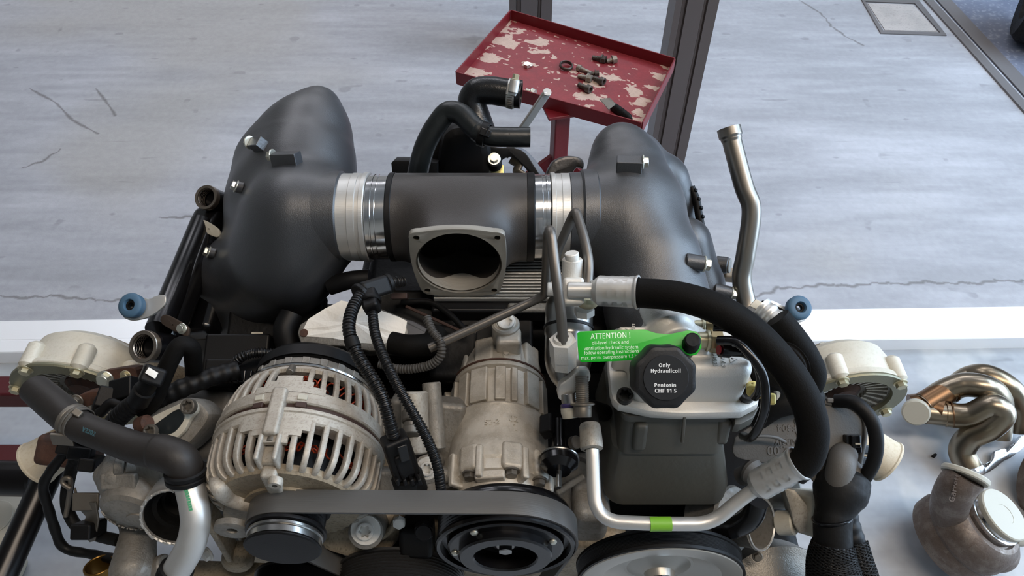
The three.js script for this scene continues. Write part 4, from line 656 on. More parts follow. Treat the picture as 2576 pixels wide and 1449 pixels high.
{
  const a0 = H(1738, 872, 0.816), n = V(-0.06, 0.8, 0.6).normalize(), ux = V(1, 0, 0).addScaledVector(n, -n.x).normalize(), uy = n.clone().cross(ux);
  const pts = [[1452, 838], [1458, 834], [1540, 830], [1622, 829], [1650, 838], [1680, 841], [1708, 836], [1730, 831], [1752, 834], [1764, 850], [1765, 875], [1752, 892], [1736, 895], [1720, 888], [1706, 872], [1680, 874], [1640, 892], [1606, 905], [1540, 909], [1462, 911], [1457, 905], [1453, 870]];
  const hole = []; for (let i = 0; i < 14; i++) hole.push([1734 + 13 * Math.cos(i / 14 * 6.283), 873 + 10 * Math.sin(i / 14 * 6.283)]);
  const g = outline(pts, a0, n, 0.0007, { bevel: 0.0001, round: false, holes: [hole] });
  const O = onPlane(1440, 930, a0, n), X = onPlane(1780, 930, a0, n), Y = onPlane(1440, 820, a0, n), w = X.clone().sub(O).dot(ux), h = Y.clone().sub(O).dot(uy);
  const tx = canvasTex(2040, 660, (c, W, Hh) => {                // 6 texels to the pixel
    c.fillStyle = '#04a31c'; c.fillRect(0, 0, W, Hh); c.fillStyle = '#e4efdf'; c.textAlign = 'left'; const k = 6;
    const line = (s, x, y, size, width, rot) => { c.save(); c.translate((x - 1440) * k, (y - 820) * k); c.rotate(rot); c.font = size * k + 'px sans-serif'; const m = c.measureText(s).width; c.scale(width * k / m, 1); c.fillText(s, 0, 0); c.restore(); };
    line('ATTENTION !', 1487, 853, 19, 102, -0.035); line('oil-level check and', 1490, 867, 11, 94, -0.03); line('ventilation hydraulic system', 1470, 881, 11.5, 138, -0.03); line('follow operating instructions', 1470, 892, 11.5, 139, -0.035); line('max. perm. overpressure 1.5 bar', 1462, 905, 11.5, 152, -0.04);
  });
  single('warning_tag', planarUV(g, O, ux, uy, w, h), mat(0xffffff, 0.4, 0, { map: tx }), 'bright green plastic warning tag hooked on the nipple of the reservoir', 'tag');
}
// ------------------------------------------------------------------ black fluid lines curling over the right of the reservoir
function tubeThing(name, label, category, pts, r, m, o = {}, group) { return single(name, sweep(o.bend ? bends(pts, o.bend) : smooth(pts), r, o), m, label, category, group); }
tubeThing('fluid_line', 'thin gloss black line from the lower brass union curling down past the yellow clip', 'pipe', [[1806, 856, 0.548], [1850, 860, 0.54], [1885, 890, 0.535], [1920, 945, 0.533], [1926, 1010, 0.535], [1915, 1060, 0.545], [1890, 1100, 0.56], [1868, 1096, 0.58]].map(a => P(...a)), 0.0034, M.blackGloss, { radial: 14 });
tubeThing('fluid_line', 'thin gloss black line from the upper brass union passing behind the other line', 'pipe', [[1794, 823, 0.562], [1830, 826, 0.56], [1868, 855, 0.558], [1895, 900, 0.556], [1912, 945, 0.556], [1908, 985, 0.562], [1898, 1000, 0.57]].map(a => P(...a)), 0.0032, M.blackGloss, { radial: 14 });
{
  const t = thing('plug_connector', 'small black plug with a red ring in the side of the reservoir lid', 'plug');
  const a = P(1806, 880, 0.56), b = P(1870, 886, 0.565); part('red_ring', rod(a, a.clone().lerp(b, 0.06), 0.0034), mat(0xa01525, 0.4), t); part('plug_body', sweep([a.clone().lerp(b, 0.08), a.clone().lerp(b, 0.5), b, P(1905, 905, 0.575)], u => u < 0.2 ? 0.0055 : 0.0042, {}), M.blackGloss, t);
  const y = thing('line_clip', 'pale yellow plastic clip between the black lines beside the reservoir', 'clip');
  part('clip_body', [box(0.013, 0.01, 0.01, P(1903, 982, 0.585), V(0.4, 1, 0.2), ZF, 0.002), box(0.006, 0.018, 0.009, P(1934, 1003, 0.575), V(0, 0.7, 0.5), ZF, 0.002)], M.yellowPlastic, y); part('clip_pin', rod(P(1893, 972, 0.59), P(1893, 985, 0.58), 0.005), M.yellowPlastic, y);
}
// ------------------------------------------------------------------ air conditioning hose with its crimped ends and aluminium pipe
{
  const t = thing('refrigerant_hose', 'thick black hose arching over the right side, crimped silver ends, running into a silver pipe', 'hose');
  const path = [[1590, 736, 0.578], [1700, 745, 0.562], [1800, 775, 0.552], [1890, 832, 0.548], [1975, 922, 0.545], [2030, 1015, 0.545], [2046, 1095, 0.55], [2030, 1155, 0.556], [1995, 1186, 0.562]].map(a => P(...a));
  part('hose_body', sweep(path, 0.0116, { seg: 120, radial: 28 }), M.rubberHose, t);
  part('white_dot', lathe([[0, 0.0004], [0.002, 0.0003], [0.0022, 0]].reverse(), P(1618, 741, 0.5652), V(0, 0.75, 0.66), 16), M.cream, t);
  const crimp = (a, b) => { const r = u => 0.0122 * (1 + (u < 0.12 ? -0.3 + 2.5 * u : 0) + 0.1 * sst(0.9, 0.98, u)); const s = sweep(new THREE.LineCurve3(a, b), r, { seg: 100, radial: 64, bore: [0, 0.9] }); const ax = b.clone().sub(a).normalize(), p = s.attributes.position, q = V(), ux = V(0, 1, 0).addScaledVector(ax, -ax.y).normalize(), uz = ax.clone().cross(ux); const L = a.distanceTo(b); for (let i = 0; i < p.count; i++) { q.fromBufferAttribute(p, i).sub(a); const u = q.dot(ax), x = q.dot(ux), z = q.dot(uz), th = Math.atan2(z, x), w = u / L, k = 1 - 0.14 * sst(-0.55, 0.5, Math.cos(th * 7)) * sst(-0.55, 0.5, Math.cos((w - 0.31) / 0.21 * 6.283)) * (w > 0.2 && w < 0.86 ? 1 : 0); q.copy(a).addScaledVector(ax, u).addScaledVector(ux, x * k).addScaledVector(uz, z * k); p.setXYZ(i, q.x, q.y, q.z); } return s; };
  part('crimp_sleeve', crimp(P(1494, 731, 0.586), P(1606, 735, 0.574)), M.alu, t, 'dimpled aluminium crimp sleeve');
  part('crimp_sleeve', crimp(P(1898, 1226, 0.578), P(2012, 1164, 0.556)), M.alu, t, 'dimpled aluminium crimp sleeve');
  part('hose_neck', [rod(P(1428, 729, 0.589), P(1494, 731, 0.586), 0.0064), hexGeo(0.0085, 0.004, P(1486, 731, 0.588), V(1, 0, 0))], M.alu, t);
  const pts = [[1920, 1217, 0.574], [1860, 1258, 0.58], [1790, 1318, 0.585], [1640, 1318, 0.585], [1497, 1310, 0.592], [1490, 1130, 0.605], [1486, 1095, 0.612]].map(a => P(...a));
  part('silver_pipe', sweep(bends(pts, [0.02, 0.025, 0.03, 0.028, 0.01]), 0.0055, { seg: 120, radial: 22 }), M.alu, t, 'bent aluminium pipe');
  part('green_mark', sweep(new THREE.LineCurve3(P(1634, 1318.2, 0.585), P(1688, 1318, 0.585)), 0.0057, { seg: 8, radial: 24, bore: [0.97, 0.97] }), mat(0x6fa528, 0.5), t, 'band of green tape');
  part('pipe_sleeve', [lathe([[0.006, 0], [0.0092, 0.001], [0.0096, 0.003], [0.0088, 0.02], [0.0078, 0.022], [0.006, 0.022], [0.006, 0]], P(1489, 1132, 0.604), P(1485, 1085, 0.612).sub(P(1489, 1132, 0.604)), 36)], M.cast, t);
  part('rubber_end', sweep([P(1485, 1088, 0.612), P(1482, 1052, 0.62), P(1478, 1030, 0.63), P(1520, 1038, 0.66)], 0.0078, {}), M.rubberHose, t);
}
// ------------------------------------------------------------------ steel accumulator bottle with its pipes
{
  const t = thing('accumulator_bottle', 'shiny steel bottle with a dark band standing between the compressor and the green tag', 'accumulator');
  const a = P(1432, 738, 0.665), b = P(1428, 978, 0.632), d = b.clone().sub(a), L = d.length();
  part('bottle_body', lathe([[0, 0], [0.012, 0], [0.017, 0.004], [0.0205, 0.01], [0.0212, 0.016], [0.0212, L * 0.45], [0.0206, L * 0.46], [0.0206, L * 0.5], [0.0208, L * 0.51], [0.0204, L * 0.72], [0.0185, L * 0.82], [0.014, L * 0.92], [0.008, L], [0, L]], a, d, 64, 0.7), M.steel, t);
  part('clamp_band', lathe([[0.0208, 0], [0.0222, 0], [0.0222, 0.0025], [0.0208, 0.0025], [0.0208, 0]], a.clone().addScaledVector(d, 0.37), d, 64), M.blackPlastic, t);
  const nb = P(1418, 910, 0.605), nt = P(1415, 850, 0.59), nd = nt.clone().sub(nb);
  const nut = part('pipe_nut', [hexGeo(0.0112, nd.length() * 0.72, nb.clone().addScaledVector(nd, 0.2), nd, V(1, 0, 0.2)), lathe([[0.005, 0], [0.008, 0], [0.007, 0.003], [0.005, 0.0035]], nb.clone().addScaledVector(nd, 0.92), nd, 28), hexGeo(0.0105, 0.01, nb.clone().addScaledVector(nd, -0.15), nd, V(0.3, 0, 1))], M.castClean, t, 'large hex union nut');
  // valve block on top
  const bk = part('valve_block', [box(0.017, 0.03, 0.022, P(1440, 735, 0.605), V(0, 0.8, 0.6), V(0, -0.6, 0.8), 0.003), rod(P(1438, 725, 0.61), P(1440, 650, 0.602), 0.0085, 32), rod(P(1440, 655, 0.6), P(1438, 636, 0.597), 0.0058, 28), hexGeo(0.0088, 0.006, P(1470, 790, 0.62), P(1470, 700, 0.6).sub(P(1470, 800, 0.62)))], M.castClean, t, 'cast valve block');
  part('clamp_bolt', [rod(P(1376, 727, 0.6), P(1424, 729, 0.6), 0.0055)], M.castClean, bk);
  part('collar', lathe([[0, 0], [0.009, 0], [0.01, 0.002], [0.01, 0.006], [0.008, 0.009], [0, 0.009]], P(1478, 762, 0.615), P(1480, 700, 0.6).sub(P(1478, 762, 0.615)), 28), M.zincYellow, bk);
}
M.pipeGrey = mat(0x6d6964, 0.42, 0.75);
tubeThing('pressure_pipe', 'grey steel pipe looping up from the union nut and running off left as a rod', 'pipe', [[1417, 862, 0.588], [1411, 780, 0.578], [1398, 690, 0.575], [1385, 575, 0.58], [1378, 590, 0.6], [1372, 742, 0.66], [1340, 758, 0.665], [1080, 876, 0.66]].map(a => P(...a)), 0.0041, M.pipeGrey, { bend: [0.02, 0.02, 0.008, 0.006, 0.016, 0.02], seg: 160 });
tubeThing('pressure_pipe', 'grey steel pipe arching over behind the valve block toward the matte collar', 'pipe', [[1478, 716, 0.6], [1482, 660, 0.602], [1470, 600, 0.61], [1449, 531, 0.625], [1440, 545, 0.635], [1398, 640, 0.66], [1390, 700, 0.67]].map(a => P(...a)), 0.0041, M.pipeGrey, { bend: [0.015, 0.02, 0.006, 0.008, 0.02], seg: 120 });
{
  const t = thing('flange_fitting', 'bare aluminium flange fitting with hanging cap screw and white plug below the steel bottle', 'fitting');
  const a = P(1464, 952, 0.6), b = P(1422, 992, 0.605), d = P(1462, 1040, 0.6).sub(P(1464, 952, 0.6));
  part('flange_body', outline([[1402, 990], [1408, 968], [1430, 952], [1446, 938], [1458, 930], [1478, 931], [1486, 944], [1482, 962], [1464, 980], [1448, 986], [1438, 1000], [1420, 1010], [1406, 1004]], P(1445, 965, 0.598), V(0, 0.62, 0.78), 0.012, { bevel: 0.0016 }), M.alu, t);
  const sp = P(1432, 990, 0.602), sd = P(1440, 1045, 0.6).sub(sp);
  part('spigot', pipe(sp, sp.clone().addScaledVector(sd, 0.95), 0.0072, 0.0055, 36), M.steel, t);
  part('seal_ring', lathe([[0.0072, 0], [0.0085, 0.001], [0.0085, 0.003], [0.0072, 0.004]], sp.clone().addScaledVector(sd, 0.42), sd, 36), mat(0x2c2150, 0.4), t, 'violet seal ring');
  part('white_plug', lathe([[0.0055, 0], [0.0088, 0], [0.009, 0.004], [0.0082, 0.0085], [0.0055, 0.0085], [0.0055, 0]], sp.clone().addScaledVector(sd, 0.62), sd, 36), M.ivory, t);
  const q = P(1464, 945, 0.592), e = P(1466, 1052, 0.588), ax = e.clone().sub(q), Lq = ax.length();
  const s = part('cap_screw', [sweep(new THREE.LineCurve3(q, q.clone().addScaledVector(ax, 0.7)), u => 0.0052 * (1 + 0.035 * Math.sin(u * 100)), { seg: 110, radial: 18 }), lathe([[0.003, 0], [0.0085, 0.0006], [0.0098, 0.0012], [0.0098, 0.0024], [0.0076, 0.003], [0.003, 0.003]], q.clone().addScaledVector(ax, 0.62), ax, 32)], M.steelDull, t);
  capScrew(s, q.clone().addScaledVector(ax, 0.7), ax, 0.0074, M.steelDull, { h: 1.25, name: 'screw_head' });
}
{
  const t = thing('vacuum_canister', 'small black vacuum canister with a bright rim and a hanging rod beside the compressor', 'canister');
  const c = P(1406, 1155, 0.63), ax = P(1406, 1030, 0.66).sub(P(1406, 1160, 0.62)).normalize();
  part('canister_body', lathe([[0, -0.012], [0.01, -0.012], [0.016, -0.007], [0.0165, 0], [0.014, 0.004], [0.007, 0.007], [0.0055, 0.02], [0.0055, 0.04], [0, 0.04]], c, ax, 48), M.blackGloss, t);
  part('bright_rim', lathe([[0.0155, -0.0012], [0.0174, -0.001], [0.0178, 0], [0.0174, 0.001], [0.0155, 0.0012]], c, ax, 64), M.steel, t);
  part('rod', rod(c.clone().addScaledVector(ax, -0.01), c.clone().addScaledVector(ax, -0.028), 0.0022), M.steel, t);
  part('plug', box(0.012, 0.02, 0.012, P(1378, 1072, 0.655), ax, ZF), M.blackPlastic, t);
}
// ------------------------------------------------------------------ left side: black rail, mount, turbo, hoses, pump
{
  const t = thing('oil_rail', 'gloss black rail with two threaded ports along the outside of the left plenum', 'rail');
  const a = P(528, 545, 0.86), b = P(388, 850, 0.755), d = b.clone().sub(a).normalize(), face = V(-0.25, 0.75, 0.6).normalize();
  part('rail_body', [bar(a.clone().addScaledVector(d, -0.01), b.clone().addScaledVector(d, 0.012).add(V(0.012, 0, 0)), 0.036, 0.03, face, 0.012), bar(P(560, 560, 0.88), P(470, 850, 0.80), 0.07, 0.03, face, 0.01)], M.blackGloss, t);
  part('rail_tube', sweep([P(508, 560, 0.84), P(455, 690, 0.79), P(398, 830, 0.73)], 0.0125, { seg: 40 }), M.blackGloss, t);
  for (const [x, y, dd, r, l] of [[518, 496, 0.835, 0.0135, 'threaded upper port'], [360, 872, 0.70, 0.0148, 'threaded lower port']]) {
    const c = P(x, y, dd), n = V(-0.22, 0.8, 0.55).normalize();
    const s = part('port_neck', pipe(c.clone().addScaledVector(n, -0.035), c.clone().addScaledVector(n, -0.001), r, r * 0.74, 48), M.blackGloss, t, l);
    const prof = [[r * 0.74, -0.012]]; for (let i = 0; i < 10; i++) prof.push([r * (i % 2 ? 0.79 : 0.73), -0.011 + i * 0.0011]); prof.push([r * 0.8, 0.0005], [r * 1.02, 0.0008], [r * 1.05, 0], [r * 1.05, -0.006], [r * 0.98, -0.0065]);
    part('thread', lathe(prof.reverse().map(p => p).reverse(), c, n, 56, 0.4), mat(0x958a7e, 0.32, 0.9), s, 'bare bronze coloured thread');
    part('port_floor', rod(c.clone().addScaledVector(n, -0.02), c.clone().addScaledVector(n, -0.014), r * 0.74), M.darkMetal, s);
  }
  const tab = (pts, p0, m, holes, lab) => { const n = V(-0.2, 0.8, 0.55); const g = part('tab', outline(pts, p0, n, 0.003, { holes }), m, t, lab); return g; };
  tab([[500, 560], [512, 553], [548, 575], [552, 592], [540, 596], [505, 578]], P(525, 575, 0.825), M.ivory, [[[524, 572], [529, 574], [527, 579], [522, 577]]], 'pale drilled tab');
  const bt = tab([[404, 797], [420, 792], [470, 820], [474, 838], [466, 846], [408, 816]], P(437, 820, 0.72), mat(0x4a3f37, 0.4, 0.5), [[[432, 813], [438, 815], [436, 821], [430, 819]]], 'brown drilled tab');
  hexBolt(bt, P(458, 827, 0.717), V(-0.2, 0.8, 0.55), 0.004, M.zinc);
}
function grommet(name, label, pts, p0, n, c, r, holeNote) {
  const t = thing(name, label, 'mount bracket'); n = n.clone().normalize();
  part('bracket_plate', outline(pts, p0, n, 0.0035, { bevel: 0.0008 }), M.aluMatte, t);
  part('grommet', lathe([[r * 0.42, -0.004], [r * 0.42, 0.0055], [r * 0.5, 0.007], [r * 0.8, 0.007], [r, 0.0055], [r * 1.04, 0.004], [r, 0.001], [r, -0.002], [r * 0.8, -0.004], [r * 0.42, -0.004]], c, n, 56, 0.7), M.blueRubber, t, 'dull blue rubber grommet');
  part('grommet_core', lathe([[r * 0.2, 0.002], [r * 0.41, 0.002], [r * 0.41, 0.004], [r * 0.25, 0.004], [r * 0.2, 0.002]], c, n, 40), M.rubber, t); return t;
}
grommet('mount_bracket', 'silver bracket with a blue grommet poking out left of the black rail', [[305, 788], [318, 765], [350, 748], [376, 752], [388, 745], [414, 742], [416, 762], [402, 778], [375, 796], [335, 806], [312, 800]], P(340, 775, 0.72), V(-0.1, 0.85, 0.5), P(335, 770, 0.716), 0.0118);
{
  const g = grommet('mount_bracket', 'silver bracket with a blue grommet sticking out right below the steel dipstick tube', [[1922, 758], [1944, 756], [1980, 772], [2000, 770], [2030, 785], [2026, 805], [1998, 812], [1970, 796], [1930, 770]], P(1990, 785, 0.70), V(0.1, 0.85, 0.5), P(2006, 776, 0.695), 0.0112);
  part('bracket_tab', [outline([[1886, 770], [1902, 752], [1934, 768], [1918, 786]], P(1910, 770, 0.70), V(0, 0.8, 0.6), 0.003, { round: false })], M.castCream, g, 'pale flat tab');
  part('bracket_arm', bar(P(1922, 760, 0.7), P(1992, 800, 0.705), 0.004, 0.012, V(0, 0.8, 0.6)), M.blackPlastic, g);
}
M.rimOlive = mat(0x75735f, 0.45, 0.5, { bumpMap: tFine, bumpScale: 0.0001 });
function turboHousing(label, c, R0, bolts, mirror) {
  const t = thing('turbo_housing', label, 'turbocharger housing');
  const n = V(mirror * 0.06, -0.1, 1).normalize();
  part('housing_shell', lathe([[R0 * 0.3, -0.05], [R0 * 0.45, -0.053], [R0 * 0.75, -0.05], [R0 * 0.92, -0.042], [R0 * 0.98, -0.03], [R0 * 0.99, -0.008], [R0 * 1.05, -0.006], [R0 * 1.07, -0.001], [R0 * 1.05, 0.001], [R0 * 0.86, 0.001], [R0 * 0.83, -0.002], [R0 * 0.8, -0.012], [R0 * 0.6, -0.02], [R0 * 0.45, -0.022], [R0 * 0.42, -0.04], [R0 * 0.3, -0.05]], c, n, 96, 0.5), M.castCream, t, 'pale cast shell');
  part('rim_plate', lathe([[R0 * 0.8, 0.001], [R0 * 1.08, 0.001], [R0 * 1.09, 0.003], [R0 * 1.08, 0.005], [R0 * 0.82, 0.005], [R0 * 0.8, 0.001]], c, n, 96, 0.5), M.rimOlive, t);
  part('diffuser_plate', lathe([[R0 * 0.4, -0.02], [R0 * 0.32, -0.012], [R0 * 0.6, -0.0065], [R0 * 0.82, -0.0015], [R0 * 0.81, -0.008], [R0 * 0.4, -0.02]], c, n, 72), M.castGrey, t);
  part('wheel_hub', lathe([[0, -0.03], [R0 * 0.33, -0.026], [R0 * 0.32, -0.008], [R0 * 0.22, -0.003], [0, -0.003]], c, n, 48), M.rust, t, 'rusty hub');
  const bs = basis(n, V(0, 1, 0)), X = V().setFromMatrixColumn(bs, 0), Z = V().setFromMatrixColumn(bs, 2);
  const dir = a => Z.clone().multiplyScalar(Math.cos(a)).addScaledVector(X, Math.sin(a));
  for (let i = 0; i < 26; i++) { const a = i / 26 * Math.PI * 2, d = dir(a), p = c.clone().addScaledVector(n, -0.005).addScaledVector(d, R0 * 0.6); part('vane', box(0.003, R0 * 0.38, 0.006, p, d.clone().addScaledVector(n, 0.28), n, 0.0008), M.cast, t); }
  for (const a of bolts) {
    const d = dir(a), p = c.clone().addScaledVector(d, R0 * 1.02), g = part('bolt_boss', [rod(p.clone().addScaledVector(n, -0.026), p.clone().addScaledVector(n, 0.004), 0.0088, 30, 0.4)], M.castCream, t);
    hexBolt(g, p.clone().addScaledVector(n, 0.0045), n, 0.0054, M.zincYellow, { label: 'zinc hex bolt' });
  }
  part('support_pipe', sweep([c.clone().addScaledVector(n, -0.045), c.clone().add(V(-mirror * 0.06, -0.06, -0.05)), V(mirror * 0.3, 0.44, c.z - 0.03)], 0.026, { seg: 40 }), M.castDirty, t);
  return t;
}
turboHousing('pale cast turbocharger housing at the far left behind the black coolant hose', P(205, 990, 0.79), 0.062, [-1.15, -0.42, 0.45, 1.35, -2.1, 2.6], -1);
turboHousing('pale cast turbocharger housing on the right between thick hose and the floor header', P(2128, 1004, 0.80), 0.056, [0.45, 1.1, 1.85, -0.8, -2], 1);
function cone(label, a, b, r0, r1) { const t = thing('cone_boot', label, 'boot'); const d = b.clone().sub(a), L = d.length(); part('boot_shell', lathe([[r0 - 0.003, 0], [r0, 0], [r1, L - 0.003], [r1 + 0.0012, L - 0.002], [r1 + 0.0012, L], [r1 - 0.003, L], [r0 - 0.003, 0]], a, d, 64, 0.6), M.cream, t); part('boot_cap', lathe([[0, L * 0.8], [r1 * 0.93, L * 0.82], [r1 * 0.93, L * 0.84], [0, L * 0.83]], a, d, 48), M.cream, t); }
cone('dirty cream funnel-shaped boot under the left turbocharger housing', P(165, 1118, 0.775), P(92, 1166, 0.775), 0.020, 0.0235);
cone('dirty cream funnel-shaped boot under the right turbocharger housing', P(2140, 1098, 0.775), P(2234, 1162, 0.77), 0.0205, 0.0225);
// ------------------------------------------------------------------ coolant hose and silver bend
{
  const t = thing('coolant_hose', 'thick dull black coolant hose with spring clamp, running from far left to silver bend', 'hose');
  const q = [[88, 978, 0.66], [140, 1022, 0.645], [195, 1068, 0.63], [270, 1100, 0.62], [350, 1128, 0.61], [420, 1142, 0.602], [455, 1160, 0.6], [470, 1200, 0.605]].map(a => P(...a));
  part('hose_body', sweep(q, u => 0.0132 + 0.0006 * Math.sin(u * 9) + (u > 0.8 ? 0.001 : 0), { seg: 110, radial: 26, bore: [0.78, 0] }), mat(0x1f1b18, 0.55, 0, { bumpMap: tMid, bumpScale: 0.0002 }), t);
  const c = P(190, 1062, 0.632), ax = q[3].clone().sub(q[1]).normalize();
  const cl1 = part('hose_clamp', [lathe([[0.0138, -0.006], [0.0148, -0.0055], [0.0148, -0.003], [0.0142, -0.002], [0.0148, -0.001], [0.0148, 0.0015], [0.0138, 0.002]], c, ax, 56), lathe([[0.0138, 0.003], [0.0147, 0.0032], [0.0147, 0.0058], [0.0138, 0.006]], c, ax, 56)], M.steelDull, t, 'spring steel hose clamp');
  part('clamp_buckle', [box(0.012, 0.003, 0.018, c.clone().add(V(-0.006, -0.002, 0.0155)), V(0, 0.3, 1), ax, 0.001), box(0.006, 0.004, 0.008, c.clone().add(V(0.008, 0.0145, 0)), V(0.2, 1, 0.3), ax, 0.001)], M.steelDull, cl1);
  part('end_clamp', [lathe([[0.0145, 0], [0.0165, 0.001], [0.0165, 0.004], [0.0152, 0.005], [0.0165, 0.006], [0.0165, 0.009], [0.0145, 0.01]], P(466, 1180, 0.6), P(474, 1230, 0.606).sub(P(466, 1180, 0.6)), 56)], M.blackPlastic, t, 'black snap ring');
  const fm = new FontLoader(); const font = await fm.loadAsync('fonts/droid/droid_sans_bold.typeface.json'); const g = new TextGeometry('V2202', { font, size: 0.0036, depth: 0.0004, curveSegments: 2 }); const xx = q[3].clone().sub(q[2]).normalize(), nn = V(0.1, 0.75, 0.65).normalize(), yy = nn.clone().cross(xx).normalize();
  g.applyMatrix4(new THREE.Matrix4().makeBasis(xx, yy, xx.clone().cross(yy)).setPosition(P(206, 1084, 0.6045))); part('hose_print', g, mat(0x35555c, 0.6), t, 'faded teal marking');
}
{
  const t = thing('silver_bend', 'bent aluminium coolant pipe with a green stripe coming down from the black hose', 'pipe');
  const q = [[474, 1212, 0.603], [486, 1260, 0.598], [492, 1310, 0.596], [482, 1365, 0.597], [458, 1412, 0.602], [438, 1445, 0.608]].map(a => P(...a));
  part('pipe_body', sweep(q, 0.0116, { seg: 90, radial: 26 }), M.alu, t);
  const cv = smooth(q), nn = V(0.2, 0.72, 0.66).normalize(), st = []; for (let i = 0; i < 10; i++) { const u = 0.06 + i * 0.02, a = cv.getPointAt(u), b = cv.getPointAt(u + 0.021), d = b.clone().sub(a).normalize(), m = nn.clone().addScaledVector(d, -nn.dot(d)).normalize(); st.push(bar(a.addScaledVector(m, 0.0116), b.addScaledVector(m, 0.0116), 0.0028, 0.0004, m, 0.0001)); }
  part('pipe_print', st, mat(0x3f8c62, 0.5), t, 'green printed stripe');
  part('seal_collar', lathe([[0.0118, 0], [0.0138, 0.001], [0.014, 0.004], [0.013, 0.006], [0.014, 0.008], [0.0135, 0.014], [0.0118, 0.014]], P(447, 1428, 0.6055), P(432, 1458, 0.61).sub(P(447, 1428, 0.6055)), 48), M.rubber, t);
}
// ------------------------------------------------------------------ coolant pump and thermostat housing
{
  const t = thing('coolant_pump', 'grey cast coolant pump with a round cover and an open black-lined port on the left', 'pump');
  const C = P(330, 1262, 0.655);
  const fs = [capf(P(330, 1250, 0.70), P(360, 1240, 0.72), 0.026, 0.022), capf(P(300, 1165, 0.655), P(300, 1195, 0.65), 0.013, 0.016), capf(P(265, 1195, 0.66), P(300, 1230, 0.66), 0.01, 0.016), capf(P(420, 1150, 0.66), P(430, 1190, 0.66), 0.02, 0.02), capf(P(350, 1165, 0.65), P(400, 1170, 0.65), 0.009, 0.009), capf(P(350, 1330, 0.69), P(335, 1430, 0.67), 0.015, 0.02)];
  const lo = C.clone().add(V(-0.07, -0.09, -0.1)), hi = C.clone().add(V(0.11, 0.1, 0.08));
  part('pump_body', field(union(fs, 0.012), lo, hi, 0.003), M.castGrey, t);
  const cc = P(322, 1298, 0.645), cn = V(-0.06, 0.12, 1).normalize(); part('pump_cover', lathe([[0, -0.03], [0.033, -0.03], [0.0345, -0.028], [0.0345, -0.0235], [0.033, -0.022], [0.0312, -0.021], [0.0308, -0.009], [0.029, -0.004], [0.025, -0.001], [0.018, 0], [0.015, 0.0012], [0, 0.0015]].map(([r, y]) => [r * 0.9, y]), cc, cn, 80, 0.5), M.castGrey, t); part('cover_pad', lathe([[0.012, -0.001], [0.0105, 0.0035], [0.007, 0.0045], [0, 0.0045]], cc.clone().add(V(0.009, -0.004, 0)), cn, 40), M.castGrey, t);
  const pc = P(438, 1300, 0.624), pn = V(0.12, 0.5, 0.86).normalize(), PK = 1.1;
  const po = part('port_ring', lathe([[0.0215, -0.03], [0.0225, -0.002], [0.0228, 0.001], [0.0238, 0.002], [0.025, 0.0005], [0.0252, -0.006], [0.0246, -0.03], [0.0215, -0.03]].map(([r, y]) => [r * PK, y]), pc, pn, 72, 0.5), M.alu, t, 'bright chipped port rim');
  part('port_liner', lathe([[0.0, -0.026], [0.010, -0.027], [0.013, -0.022], [0.0155, -0.022], [0.016, -0.012], [0.0195, -0.0115], [0.0218, -0.0005], [0.0224, -0.001], [0.0224, -0.03], [0, -0.03]].map(([r, y]) => [r * PK, y]), pc, pn, 64, 0.4), M.rubber, po, 'black rubber liner');
  const chips = []; for (let i = 0; i < 26; i++) { const a = i / 26 * 6.283 + rnd() * 0.1, b = basis(pn), X = V().setFromMatrixColumn(b, 0), Z = V().setFromMatrixColumn(b, 2); chips.push(box(0.002 + rnd() * 0.004, 0.0012 + rnd() * 0.001, 0.0016 + rnd() * 0.001, pc.clone().addScaledVector(X, Math.cos(a) * 0.0239 * PK).addScaledVector(Z, Math.sin(a) * 0.0239 * PK).addScaledVector(pn, 0.0012), pn, V(Math.cos(a), 0.3, Math.sin(a)), 0.0007)); }
  part('rim_burr', chips, M.alu, po);
  part('union_stub', [rod(P(290, 1172, 0.64), P(316, 1172, 0.642), 0.0085), rod(P(316, 1172, 0.642), P(360, 1176, 0.648), 0.0068), box(0.03, 0.02, 0.014, P(310, 1206, 0.645), V(0, 0.75, 0.65))], M.castGrey, t);
  const font = await new FontLoader().loadAsync('fonts/droid/droid_sans_bold.typeface.json'), tg = []; { const bs = basis(cn, V(0, 1, 0)), X = V().setFromMatrixColumn(bs, 0).negate(), Y = V().setFromMatrixColumn(bs, 2); [...'ALUMINIUM 06'].forEach((ch, i) => { if (ch === ' ') return; const a = 3.1 + i * 0.19, d = X.clone().multiplyScalar(Math.cos(a)).addScaledVector(Y, Math.sin(a)), x = X.clone().multiplyScalar(-Math.sin(a)).addScaledVector(Y, Math.cos(a)), g = new TextGeometry(ch, { font, size: 0.0048, depth: 0.0012, curveSegments: 2 }); g.translate(-0.002, 0, 0); const n = d.clone().multiplyScalar(0.6).addScaledVector(cn, 0.8).normalize(); tg.push(g.applyMatrix4(new THREE.Matrix4().makeBasis(x, n.clone().cross(x), n).setPosition(cc.clone().addScaledVector(d, 0.0232).addScaledVector(cn, -0.0018)))); }); }
  part('cast_lettering', tg, M.castGrey, t);
}
